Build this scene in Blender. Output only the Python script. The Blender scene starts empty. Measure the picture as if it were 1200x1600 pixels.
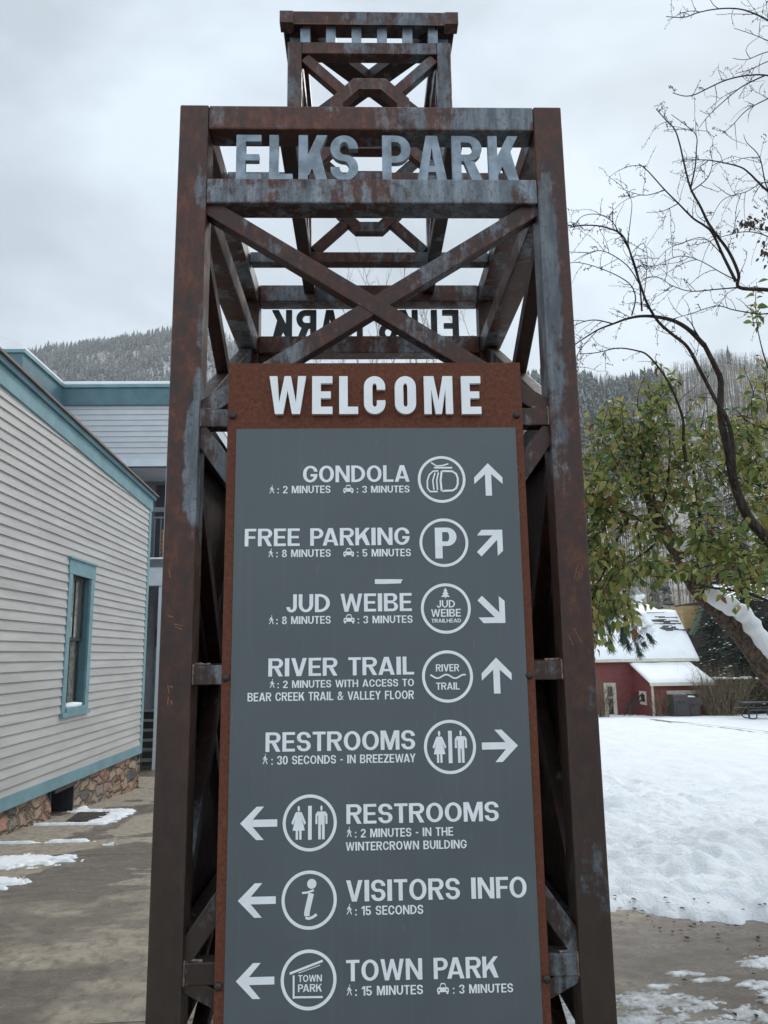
import bpy, bmesh, math, random
import numpy as np
from mathutils import Vector, Matrix, noise as mnoise
R = math.radians
rnd = random.Random(7)
scene = bpy.context.scene
col = scene.collection

# ------------------------------------------------------------------ camera
CAM = np.array([-0.0497, -2.5127, 1.60])
YAW, PITCH, ROLL, FPX = 0.0292, 0.1818, -0.0139, 1203.0      # FPX: focal length for a 1200 px wide frame


def cam_axes():
    cy, sy, cp, sp = math.cos(YAW), math.sin(YAW), math.cos(PITCH), math.sin(PITCH)
    f = np.array([sy * cp, cy * cp, sp])
    r0 = np.array([cy, -sy, 0.0])
    u0 = np.cross(r0, f)
    r = math.cos(ROLL) * r0 + math.sin(ROLL) * u0
    u = -math.sin(ROLL) * r0 + math.cos(ROLL) * u0
    return r, u, f


AX = cam_axes()
cam_data = bpy.data.cameras.new('camera')
cam_data.sensor_fit = 'HORIZONTAL'
cam_data.sensor_width = 36.0
cam_data.lens = 36.0 * FPX / 1200.0
cam_data.clip_start = 0.05
cam_data.clip_end = 6000
cam = bpy.data.objects.new('camera', cam_data)
col.objects.link(cam)
m = Matrix.Identity(4)
for i in range(3):
    m[i][0], m[i][1], m[i][2], m[i][3] = AX[0][i], AX[1][i], -AX[2][i], CAM[i]
cam.matrix_world = m
scene.camera = cam


def ray(px, py):
    d = AX[0] * (px - 600) / FPX + AX[1] * (800 - py) / FPX + AX[2]
    return d / d[1]


def at(px, py, D):
    """the world point at ground distance D ahead of the viewer in a direction measured on the photograph"""
    return CAM + ray(px, py) * D


# ------------------------------------------------------------------ light
SUN_EL, SUN_AZ = R(36), R(28)
scene.view_settings.view_transform = 'Standard'
scene.view_settings.look = 'None'
scene.view_settings.gamma = 1.0
scene.view_settings.exposure = 0.25
world = bpy.data.worlds.new('World')
scene.world = world
world.use_nodes = True
wn = world.node_tree
wn.nodes.clear()
w_out = wn.nodes.new('ShaderNodeOutputWorld')
w_bg = wn.nodes.new('ShaderNodeBackground')
w_bg.inputs['Strength'].default_value = 0.1
w_sky = wn.nodes.new('ShaderNodeTexSky')
w_sky.sky_type = 'NISHITA'
w_sky.sun_disc = False
w_sky.sun_elevation = SUN_EL
w_sky.sun_rotation = SUN_AZ
w_tc = wn.nodes.new('ShaderNodeTexCoord')
w_map = wn.nodes.new('ShaderNodeMapping')
w_map.inputs['Scale'].default_value = (1.0, 1.0, 1.9)
w_map.inputs['Location'].default_value = (3.1, 0.4, 0.7)
w_no = wn.nodes.new('ShaderNodeTexNoise')
w_no.inputs['Scale'].default_value = 2.5
w_no.inputs['Detail'].default_value = 5
w_no.inputs['Roughness'].default_value = 0.53
w_no.inputs['Distortion'].default_value = 0.25
w_rp = wn.nodes.new('ShaderNodeValToRGB')
w_rp.color_ramp.elements[0].position = 0.36
w_rp.color_ramp.elements[0].color = (5.1, 5.8, 6.4, 1)
w_rp.color_ramp.elements[1].position = 0.62
w_rp.color_ramp.elements[1].color = (7.5, 8.5, 9.4, 1)
w_mx = wn.nodes.new('ShaderNodeMix')
w_mx.data_type = 'RGBA'
w_mx.inputs[0].default_value = 0.95
wn.links.new(w_tc.outputs['Generated'], w_map.inputs['Vector'])
wn.links.new(w_map.outputs[0], w_no.inputs['Vector'])
wn.links.new(w_no.outputs['Fac'], w_rp.inputs[0])
wn.links.new(w_sky.outputs[0], w_mx.inputs[6])
# extra sky brightness added behind the viewer to light the sign
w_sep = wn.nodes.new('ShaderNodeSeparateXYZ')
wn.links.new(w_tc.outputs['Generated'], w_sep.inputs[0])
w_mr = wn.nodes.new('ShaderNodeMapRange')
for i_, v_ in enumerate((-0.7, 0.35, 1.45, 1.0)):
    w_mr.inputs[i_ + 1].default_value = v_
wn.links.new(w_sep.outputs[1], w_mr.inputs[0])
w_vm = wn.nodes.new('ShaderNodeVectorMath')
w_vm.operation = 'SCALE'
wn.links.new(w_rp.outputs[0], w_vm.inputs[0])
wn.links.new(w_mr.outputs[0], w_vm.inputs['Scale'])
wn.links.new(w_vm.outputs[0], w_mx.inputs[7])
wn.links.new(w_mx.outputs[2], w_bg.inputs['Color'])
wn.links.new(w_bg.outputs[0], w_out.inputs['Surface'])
sun_data = bpy.data.lights.new('sun', 'SUN')
sun_data.energy = 1.4
sun_data.angle = R(14)
sun_data.color = (1.0, 0.96, 0.9)
sun = bpy.data.objects.new('sun', sun_data)
col.objects.link(sun)
sd = Vector((math.sin(SUN_AZ) * math.cos(SUN_EL), math.cos(SUN_AZ) * math.cos(SUN_EL), math.sin(SUN_EL)))
sun.rotation_euler = sd.to_track_quat('Z', 'Y').to_euler()

# ------------------------------------------------------------------ materials


class NT:
    def __init__(self, name):
        self.m = bpy.data.materials.new(name)
        self.m.use_nodes = True
        self.t = self.m.node_tree
        self.b = self.t.nodes['Principled BSDF']
        self.tc = self.t.nodes.new('ShaderNodeTexCoord')

    def link(self, a, b):
        if isinstance(a, (int, float)):
            b.default_value = a
        elif isinstance(a, (tuple, list)):
            b.default_value = (*a, 1) if len(a) == 3 and len(b.default_value) == 4 else a
        else:
            self.t.links.new(a, b)

    def vec(self, scale=(1, 1, 1), loc=(0, 0, 0), rot=(0, 0, 0)):
        n = self.t.nodes.new('ShaderNodeMapping')
        n.inputs['Scale'].default_value = scale
        n.inputs['Location'].default_value = loc
        n.inputs['Rotation'].default_value = rot
        self.t.links.new(self.tc.outputs['Object'], n.inputs['Vector'])
        return n.outputs[0]

    def noise(self, scale=5, detail=5, rough=0.55, vscale=(1, 1, 1), loc=(0, 0, 0), dist=0.0, rot=(0, 0, 0)):
        n = self.t.nodes.new('ShaderNodeTexNoise')
        n.inputs['Scale'].default_value = scale
        n.inputs['Detail'].default_value = detail
        n.inputs['Roughness'].default_value = rough
        n.inputs['Distortion'].default_value = dist
        self.link(self.vec(vscale, loc, rot), n.inputs['Vector'])
        return n.outputs['Fac']

    def vor(self, scale=5, feature='F1', vscale=(1, 1, 1), out='Distance', rand=1.0):
        n = self.t.nodes.new('ShaderNodeTexVoronoi')
        n.feature = feature
        n.inputs['Scale'].default_value = scale
        n.inputs['Randomness'].default_value = rand
        self.link(self.vec(vscale), n.inputs['Vector'])
        return n.outputs[out]

    def math(self, op, a, b=0.0, c=0.0):
        n = self.t.nodes.new('ShaderNodeMath')
        n.operation = op
        self.link(a, n.inputs[0])
        self.link(b, n.inputs[1])
        self.link(c, n.inputs[2])
        return n.outputs[0]

    def step(self, v, lo, hi, a=0.0, b=1.0):
        n = self.t.nodes.new('ShaderNodeMapRange')
        n.interpolation_type = 'SMOOTHSTEP'
        self.link(v, n.inputs[0])
        for i, x in enumerate((lo, hi, a, b)):
            n.inputs[i + 1].default_value = x
        return n.outputs[0]

    def mix(self, f, a, b):
        n = self.t.nodes.new('ShaderNodeMix')
        n.data_type = 'RGBA'
        self.link(f, n.inputs[0])
        self.link(a, n.inputs[6])
        self.link(b, n.inputs[7])
        return n.outputs[2]

    def ramp(self, f, stops):
        n = self.t.nodes.new('ShaderNodeValToRGB')
        e = n.color_ramp.elements
        while len(e) < len(stops):
            e.new(0.5)
        for el, (p, c) in zip(e, stops):
            el.position = p
            el.color = (*c, 1)
        self.link(f, n.inputs[0])
        return n.outputs[0]

    def xyz(self):
        n = self.t.nodes.new('ShaderNodeSeparateXYZ')
        self.t.links.new(self.tc.outputs['Object'], n.inputs[0])
        return n.outputs

    def normal_z(self):
        g = self.t.nodes.new('ShaderNodeNewGeometry')
        n = self.t.nodes.new('ShaderNodeSeparateXYZ')
        self.t.links.new(g.outputs['Normal'], n.inputs[0])
        return n.outputs[2]

    def island(self):
        return self.t.nodes.new('ShaderNodeNewGeometry').outputs['Random Per Island']

    def bump(self, h, strength=0.3, dist=0.01):
        n = self.t.nodes.new('ShaderNodeBump')
        n.inputs['Strength'].default_value = strength
        n.inputs['Distance'].default_value = dist
        self.link(h, n.inputs['Height'])
        self.link(n.outputs[0], self.b.inputs['Normal'])

    def done(self, color=None, rough=0.6, spec=0.5, metal=0.0):
        if color is not None:
            self.link(color, self.b.inputs['Base Color'])
        self.link(rough, self.b.inputs['Roughness'])
        self.link(spec, self.b.inputs['Specular IOR Level'])
        self.link(metal, self.b.inputs['Metallic'])
        return self.m


M = {}


def plain(name, c, rough=0.6, var=0.12, scale=6, spec=0.4, metal=0.0, bump=0.0):
    n = NT(name)
    f = n.noise(scale, 6, 0.6)
    lo, hi = [x * (1 - var) for x in c], [min(1, x * (1 + var)) for x in c]
    if bump:
        n.bump(n.noise(scale * 6, 4), bump, 0.004)
    M[name] = n.done(n.mix(n.step(f, 0.35, 0.65), lo, hi), rough, spec, metal)


def rust(name, bias=0.0, grade=None, dark=1.0, inner=None, scale_dark=0.75):
    """weathered steel: red brown rust over blue grey mill scale that is left in streaky patches"""
    n = NT(name)
    big = n.noise(2.1, 5, 0.6, (1.3, 1.3, 0.6), (2.3, 0, 1.1), 0.4)
    fine = n.noise(30, 8, 0.7, (1, 1, 0.6))
    stk = n.noise(9, 6, 0.65, (4.5, 4.5, 0.28))
    mid = n.noise(8, 9, 0.78, (1, 1, 0.7), (7, 3, 2), 0.3)
    s = n.math('ADD', n.math('MULTIPLY', big, 0.5), n.math('ADD', n.math('ADD', n.math('MULTIPLY', fine, 0.14), n.math('MULTIPLY', mid, 0.28)), n.math('MULTIPLY', stk, 0.12)))
    s = n.math('ADD', s, bias)
    x, y, z = n.xyz()
    if inner:                                   # patches that keep to one edge of a post between two heights
        for (x0, x1, z0, z1, k) in inner:
            w = n.math('MULTIPLY', n.step(x, x0, x1), n.math('MULTIPLY', n.step(z, z0 - 0.12, z0 + 0.12), n.step(z, z1 - 0.2, z1 + 0.2, 1, 0)))
            s = n.math('ADD', s, n.math('MULTIPLY', w, k))
    mask = n.step(s, 0.525, 0.585)
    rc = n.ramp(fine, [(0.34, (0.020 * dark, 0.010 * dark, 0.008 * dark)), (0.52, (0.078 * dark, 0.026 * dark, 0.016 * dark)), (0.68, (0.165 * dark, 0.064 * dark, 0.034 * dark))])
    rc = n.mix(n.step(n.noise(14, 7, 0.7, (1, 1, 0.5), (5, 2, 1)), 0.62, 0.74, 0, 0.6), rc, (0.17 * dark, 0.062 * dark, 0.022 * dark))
    if grade:                                   # handled and splashed metal turns dark brown low down
        rc = n.mix(n.step(n.math('ADD', z, n.math('MULTIPLY', big, 0.9)), grade[0], grade[1], 1, 0), rc, n.mix(n.math('ADD', n.math('MULTIPLY', fine, 0.5), n.math('MULTIPLY', mid, 0.5)), (0.008, 0.006, 0.005), (0.062, 0.040, 0.029)))
    gc = n.mix(n.step(n.noise(12, 7, 0.7, (2, 2, 0.35), (1, 4, 2)), 0.35, 0.68), [v * scale_dark for v in (0.085, 0.105, 0.125)], [v * scale_dark for v in (0.25, 0.285, 0.32)])
    gc = n.mix(n.step(n.noise(60, 6, 0.75, (1, 1, 0.8), (2, 8, 5)), 0.53, 0.64, 0, 0.8), gc, (0.075, 0.042, 0.03))
    c = n.mix(mask, rc, gc)
    bev = n.t.nodes.new('ShaderNodeBevel')          # edges that have lost their skin rust brighter
    bev.samples = 4
    bev.inputs['Radius'].default_value = 0.009
    geo = n.t.nodes.new('ShaderNodeNewGeometry')
    dot = n.t.nodes.new('ShaderNodeVectorMath')
    dot.operation = 'DOT_PRODUCT'
    n.link(bev.outputs[0], dot.inputs[0])
    n.link(geo.outputs['True Normal'], dot.inputs[1])
    worn = n.math('MULTIPLY', n.step(dot.outputs['Value'], 0.80, 0.985, 1, 0), n.step(mid, 0.38, 0.6, 0.15, 0.85))
    c = n.mix(worn, c, n.mix(fine, (0.10 * dark, 0.042 * dark, 0.022 * dark), (0.30 * dark, 0.17 * dark, 0.11 * dark)))
    # thin upright scratches and runs
    run = n.noise(22, 5, 0.6, (5, 5, 0.14), (1, 1, 4))
    c = n.mix(n.step(run, 0.63, 0.72, 0, 0.55), c, n.mix(big, (0.018, 0.013, 0.011), (0.15 * dark, 0.075 * dark, 0.042 * dark)))
    edge = n.math('SUBTRACT', fine, n.math('MULTIPLY', mask, 0.25))
    n.bump(edge, 0.35, 0.003)
    rough = n.math('SUBTRACT', n.step(fine, 0.3, 0.7, 0.42, 0.66), n.math('MULTIPLY', mask, 0.14))
    M[name] = n.done(c, rough, 0.45)


rust('steel_beam', 0.018, dark=1.12, scale_dark=0.9)
rust('steel_beam_pale', 0.05, scale_dark=1.0)
rust('steel_brace', 0.012, (1.2, 2.6), dark=0.66)
rust('steel_inner', -0.02, dark=0.42)  # darker copy of the steel, shade inside the frame put into the colour
rust('plate_back', -0.06, dark=0.3)  # same rust darkened further, for the shade inside the closed frame
rust('steel_leg_left', -0.065, (1.0, 3.0), 0.9, [(-0.66, -0.62, 2.05, 2.45, 0.17), (-0.655, -0.615, 3.15, 3.35, 0.13), (-0.63, -0.605, 1.6, 2.9, 0.07)])
rust('steel_leg_right', -0.06, (1.3, 2.5), 0.75, [(0.675, 0.64, 2.75, 3.3, 0.11), (0.70, 0.64, 2.1, 2.75, 0.13)], 0.62)
rust('steel_leg_rear', -0.03, (0.6, 2.0), 0.6)
rust('steel_crown', 0.012)


def corten():
    n = NT('corten_plate')
    f = n.noise(70, 8, 0.78)
    b = n.noise(7, 6, 0.65, (1, 1, .5))
    c = n.ramp(f, [(0.28, (0.045, 0.016, 0.010)), (0.5, (0.125, 0.041, 0.022)), (0.72, (0.21, 0.076, 0.036))])
    c = n.mix(n.step(b, 0.42, 0.66, 0, 0.55), c, (0.105, 0.033, 0.018))
    c = n.mix(n.step(n.noise(55, 4, 0.6, (1, 1, 0.6), (3, 1, 7)), 0.64, 0.7, 0, 0.75), c, (0.035, 0.018, 0.014))
    n.bump(f, 0.3, 0.002)
    M['corten_plate'] = n.done(c, 0.75, 0.3)


corten()


def panel():
    n = NT('panel_paint')
    f = n.noise(3, 4, 0.5)
    g = n.noise(160, 3, 0.6)
    c = n.mix(n.step(f, 0.3, 0.7), (0.090, 0.109, 0.116), (0.101, 0.120, 0.127))
    c = n.mix(n.step(n.noise(60, 3, 0.5, (1, 1, 0.2), (9, 2, 2)), 0.66, 0.78, 0, 0.25), c, (0.2, 0.22, 0.23))
    c = n.mix(n.step(n.noise(16, 5, 0.6, (4, 1, 0.12), (3, 1, 1)), 0.5, 0.75, 0, 0.06), c, (0.26, 0.27, 0.26))
    c = n.mix(n.step(n.noise(240, 2, 0.5), 0.70, 0.76, 0, 0.3), c, (0.3, 0.3, 0.29))
    n.bump(g, 0.06, 0.001)
    M['panel_paint'] = n.done(c, n.step(n.noise(6, 5), 0.3, 0.7, 0.42, 0.55), 0.4)


panel()
plain('panel_edge', (0.45, 0.47, 0.48), 0.5)
plain('vinyl_white', (0.84, 0.86, 0.86), 0.5, 0.04, 20)
plain('letter_white', (0.86, 0.875, 0.89), 0.45, 0.03, 8)
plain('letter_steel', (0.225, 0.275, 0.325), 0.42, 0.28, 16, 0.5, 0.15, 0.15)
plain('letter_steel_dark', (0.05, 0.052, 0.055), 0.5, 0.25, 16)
plain('bolt_steel', (0.035, 0.028, 0.026), 0.5)
plain('weld_metal', (0.17, 0.125, 0.095), 0.5, 0.35, 60)
plain('scratch_rust', (0.26, 0.115, 0.05), 0.7, 0.3, 60)
plain('residue_dark', (0.040, 0.024, 0.016), 0.8, 0.4, 80)
plain('tape_white', (0.72, 0.76, 0.8), 0.6, 0.1, 60)


def siding(name, c, var=0.1, stain=0.2):
    n = NT(name)
    a = n.noise(1.6, 6, 0.65, (1, 0.35, 3))
    b = n.noise(40, 5, 0.6, (1, 0.06, 1))
    cc = n.mix(n.step(a, 0.32, 0.68), [x * (1 - var) for x in c], [x * (1 + var) for x in c])
    cc = n.mix(n.step(b, 0.6, 0.78, 0, stain), cc, [x * 0.55 for x in c])
    cc = n.mix(n.math('MULTIPLY', n.island(), 0.25), cc, [x * 0.82 for x in c])
    n.bump(b, 0.25, 0.004)
    M[name] = n.done(cc, 0.6, 0.3)


siding('siding_grey', (0.455, 0.436, 0.414), 0.12, 0.35)
siding('siding_blue_grey', (0.52, 0.54, 0.565), 0.06, 0.1)
siding('siding_red', (0.20, 0.055, 0.050), 0.15)
siding('siding_yellow', (0.36, 0.25, 0.12), 0.15)
plain('teal_paint', (0.165, 0.285, 0.315), 0.5, 0.1, 3, 0.4, 0, 0.05)
plain('teal_paint_dark', (0.085, 0.165, 0.19), 0.5, 0.1, 3)
plain('trim_blue_white', (0.56, 0.61, 0.67), 0.55, 0.05)
plain('trim_cream', (0.62, 0.57, 0.46), 0.6, 0.08)
plain('drip_edge', (0.16, 0.13, 0.11), 0.6)
plain('dark_recess', (0.035, 0.038, 0.043), 0.7)
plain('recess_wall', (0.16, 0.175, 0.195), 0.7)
plain('rail_metal', (0.11, 0.13, 0.145), 0.5)
plain('stair_tread', (0.19, 0.18, 0.17), 0.7)
plain('curtain_cloth', (0.36, 0.31, 0.22), 0.9, 0.45, 14)
plain('sash_dark', (0.035, 0.036, 0.04), 0.5)
plain('roof_metal', (0.34, 0.37, 0.40), 0.4, 0.1, 3, 0.5, 0.5)
plain('roof_shingle', (0.12, 0.115, 0.115), 0.85, 0.2, 12)
plain('bin_brown', (0.045, 0.04, 0.04), 0.55, 0.15, 5)
plain('table_dark', (0.03, 0.033, 0.04), 0.5)
plain('fence_brown', (0.045, 0.033, 0.027), 0.8, 0.3, 8)
plain('green_board', (0.09, 0.12, 0.085), 0.6)
plain('logs_orange', (0.36, 0.17, 0.06), 0.8, 0.3, 20)


def glass():
    n = NT('window_glass')
    n.b.inputs['Transmission Weight'].default_value = 0.96
    n.b.inputs['IOR'].default_value = 1.25
    M['window_glass'] = n.done((0.92, 0.94, 0.93), 0.02, 0.5)


glass()


def stone():
    n = NT('rubble_stone')
    vs = (0.9, 0.9, 2.0)
    wob = n.noise(5, 4, 0.6)
    cellc = n.t.nodes.new('ShaderNodeTexVoronoi')
    cellc.inputs['Scale'].default_value = 3.3
    v = n.vec(vs)
    ad = n.t.nodes.new('ShaderNodeVectorMath')
    ad.operation = 'ADD'
    cmb = n.t.nodes.new('ShaderNodeCombineXYZ')
    for i in range(3):
        n.link(n.math('MULTIPLY', wob, 0.35), cmb.inputs[i])
    n.link(v, ad.inputs[0])
    n.link(cmb.outputs[0], ad.inputs[1])
    n.link(ad.outputs[0], cellc.inputs['Vector'])
    edge = n.t.nodes.new('ShaderNodeTexVoronoi')
    edge.feature = 'DISTANCE_TO_EDGE'
    edge.inputs['Scale'].default_value = 3.3
    n.link(ad.outputs[0], edge.inputs['Vector'])
    sp = n.t.nodes.new('ShaderNodeSeparateColor')
    n.link(cellc.outputs['Color'], sp.inputs[0])
    c = n.ramp(sp.outputs[0], [(0.0, (0.42, 0.25, 0.14)), (0.22, (0.38, 0.31, 0.22)), (0.42, (0.46, 0.28, 0.20)), (0.6, (0.42, 0.22, 0.165)), (0.78, (0.32, 0.27, 0.22)), (0.93, (0.13, 0.13, 0.135))])
    c = n.mix(n.step(n.noise(16, 7, 0.7), 0.35, 0.7, 0, 0.55), c, (0.17, 0.115, 0.08))
    c = n.mix(n.step(edge.outputs['Distance'], 0.02, 0.07, 1, 0), c, (0.15, 0.125, 0.10))
    h = n.math('ADD', n.step(edge.outputs['Distance'], 0.0, 0.16), n.math('MULTIPLY', n.noise(14, 6, 0.65), 0.5))
    n.bump(h, 0.9, 0.05)
    M['rubble_stone'] = n.done(c, 0.85, 0.2)


stone()


def concrete():
    n = NT('wet_concrete')
    x, y, z = n.xyz()
    a = n.noise(0.62, 5, 0.55, (1, 0.85, 1), (4.2, 1.3, 0), 0.7, (0, 0, 0.7))
    b = n.noise(3.0, 6, 0.6, (1, 1.8, 1), (0, 3, 0))
    f = n.noise(55, 6, 0.7)
    g = n.noise(220, 3, 0.6)
    s = n.math('ADD', n.math('MULTIPLY', a, 0.8), n.math('MULTIPLY', b, 0.2))
    far = n.step(y, 2.8, 4.6)
    wet = n.math('ADD', n.math('MULTIPLY', n.step(s, 0.490, 0.503), far), n.math('MULTIPLY', n.step(n.math('ADD', s, n.math('MULTIPLY', n.math('SUBTRACT', f, 0.5), 0.16)), 0.40, 0.49), n.math('SUBTRACT', 1.0, far)))
    dry = n.ramp(f, [(0.3, (0.30, 0.255, 0.19)), (0.7, (0.45, 0.385, 0.30))])
    wc = n.ramp(n.math('ADD', n.math('MULTIPLY', f, 0.6), n.math('MULTIPLY', b, 0.4)), [(0.36, (0.090, 0.068, 0.050)), (0.60, (0.20, 0.158, 0.118))])
    c = n.mix(wet, dry, wc)
    c = n.mix(n.step(g, 0.62, 0.72, 0, 0.4), c, (0.05, 0.042, 0.035))
    md = n.noise(13, 7, 0.72, (1, 0.8, 1), (3, 7, 0))
    c = n.mix(n.step(md, 0.42, 0.68, 0, 0.55), c, (0.062, 0.050, 0.040))
    c = n.mix(n.step(n.noise(95, 3, 0.6, (1, 1, 1), (8, 1, 0)), 0.66, 0.72, 0, 0.6), c, (0.42, 0.38, 0.31))
    n.bump(n.math('ADD', n.math('ADD', f, md), n.math('MULTIPLY', g, 0.5)), 0.6, 0.01)
    M['wet_concrete'] = n.done(c, n.math('SUBTRACT', 0.85, n.math('MULTIPLY', wet, n.step(b, 0.4, 0.6, 0.32, 0.58))), 0.45)


concrete()


def snow(name, dirty=0.0, bumpd=0.03, scale=9):
    n = NT(name)
    a = n.noise(scale, 8, 0.62)
    b = n.noise(1.3, 5, 0.6)
    c = n.mix(n.step(b, 0.35, 0.7), (0.84, 0.86, 0.88), (0.90, 0.91, 0.92))
    if dirty:
        c = n.mix(n.step(n.noise(26, 6, 0.7, (1, 1.4, 1)), 0.66, 0.74, 0, dirty), c, (0.30, 0.26, 0.21))
    n.bump(n.math('ADD', a, n.math('MULTIPLY', n.noise(scale * 4, 5, 0.65), 0.35)), 0.75, bumpd)
    M[name] = n.done(c, 0.7, 0.25)


snow('snow', 0.5, 0.06, 7)
snow('snow_roof', 0.0, 0.03, 2.5)
snow('snow_clump', 0.0, 0.012, 14)


def slush():
    n = NT('slush')
    f = n.noise(7, 7, 0.7)
    c = n.ramp(f, [(0.36, (0.17, 0.155, 0.135)), (0.48, (0.40, 0.40, 0.39)), (0.58, (0.62, 0.64, 0.65)), (0.7, (0.82, 0.84, 0.86))])
    n.bump(f, 0.6, 0.02)
    M['slush'] = n.done(c, 0.5, 0.4)


slush()


def bark(name, c1, c2, scale=30, vs=(1, 1, 0.25), bd=0.02):
    n = NT(name)
    f = n.noise(scale, 7, 0.7, vs, dist=0.5)
    v = n.vor(scale * 0.6, 'DISTANCE_TO_EDGE', vs)
    c = n.mix(n.step(f, 0.35, 0.68), c1, c2)
    c = n.mix(n.step(v, 0.0, 0.10, 0.3, 0), c, [x * 0.4 for x in c1])
    n.bump(n.math('ADD', f, n.step(v, 0, 0.2)), 0.8, bd)
    M[name] = n.done(c, 0.85, 0.2)


bark('bark_apple', (0.050, 0.037, 0.029), (0.20, 0.145, 0.105), 24, (1, 1, 0.55))
bark('bark_dark', (0.032, 0.025, 0.021), (0.085, 0.064, 0.052), 30)
bark('bark_twig', (0.026, 0.021, 0.020), (0.055, 0.043, 0.038), 30)
bark('bark_aspen', (0.30, 0.29, 0.26), (0.46, 0.45, 0.41), 6, (1, 1, 2))
bark('bark_spruce', (0.05, 0.038, 0.03), (0.10, 0.08, 0.06), 20)
bark('stem_tan', (0.10, 0.075, 0.05), (0.27, 0.21, 0.14), 20)


def leafmat(name, stops, rough=0.45):
    n = NT(name)
    c = n.ramp(n.island(), stops)
    c = n.mix(n.step(n.noise(60, 3), 0.5, 0.75, 0, 0.35), c, (0.10, 0.07, 0.02))
    n.b.inputs['Transmission Weight'].default_value = 0.0
    M[name] = n.done(c, rough, 0.4)
    # leaves let some light through
    t = n.t
    tr = t.nodes.new('ShaderNodeBsdfTranslucent')
    n.link(c, tr.inputs['Color'])
    ms = t.nodes.new('ShaderNodeMixShader')
    ms.inputs[0].default_value = 0.48
    t.links.new(n.b.outputs[0], ms.inputs[1])
    t.links.new(tr.outputs[0], ms.inputs[2])
    t.links.new(ms.outputs[0], t.nodes['Material Output'].inputs['Surface'])


leafmat('leaf_green', [(0.0, (0.075, 0.135, 0.04)), (0.25, (0.15, 0.205, 0.06)), (0.58, (0.28, 0.305, 0.09)), (0.86, (0.42, 0.385, 0.13)), (0.96, (0.38, 0.25, 0.09)), (0.965, (0.24, 0.09, 0.045)), (1.0, (0.10, 0.055, 0.03))])
leafmat('leaf_dry', [(0.0, (0.04, 0.03, 0.022)), (1.0, (0.075, 0.055, 0.035))])


def needles(name, c1, c2, snowy=0.0, sc=0.4):
    n = NT(name)
    c = n.mix(n.island(), c1, c2)
    if snowy:
        f = n.math('ADD', n.normal_z(), n.math('MULTIPLY', n.math('SUBTRACT', n.noise(sc, 4, 0.6), 0.5), 1.6))
        c = n.mix(n.step(f, 0.5, 1.0, 0, snowy), c, (0.72, 0.75, 0.78))
    M[name] = n.done(c, 0.7, 0.2)


needles('needle_spruce', (0.020, 0.034, 0.024), (0.045, 0.066, 0.045))
needles('needle_near', (0.045, 0.075, 0.055), (0.085, 0.125, 0.095))
needles('needle_far', (0.045, 0.054, 0.050), (0.095, 0.102, 0.09), 0.28)
needles('needle_far_left', (0.085, 0.088, 0.080), (0.15, 0.145, 0.125), 0.3, 0.05)
needles('hedge_leaf', (0.05, 0.055, 0.02), (0.11, 0.10, 0.04))
needles('aspen_far', (0.12, 0.10, 0.078), (0.27, 0.228, 0.178))
needles('aspen_far_grey', (0.14, 0.122, 0.10), (0.25, 0.225, 0.19))


def hillmat():
    n = NT('hill_snow')
    f = n.noise(0.03, 8, 0.7)
    g = n.noise(0.25, 6, 0.7)
    c = n.mix(n.step(f, 0.4, 0.62), (0.55, 0.565, 0.58), (0.33, 0.295, 0.25))
    c = n.mix(n.step(g, 0.44, 0.62, 0, 0.75), c, (0.20, 0.165, 0.13))
    M['hill_snow'] = n.done(c, 0.9, 0.1)


hillmat()

# ------------------------------------------------------------------ mesh helpers


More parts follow.
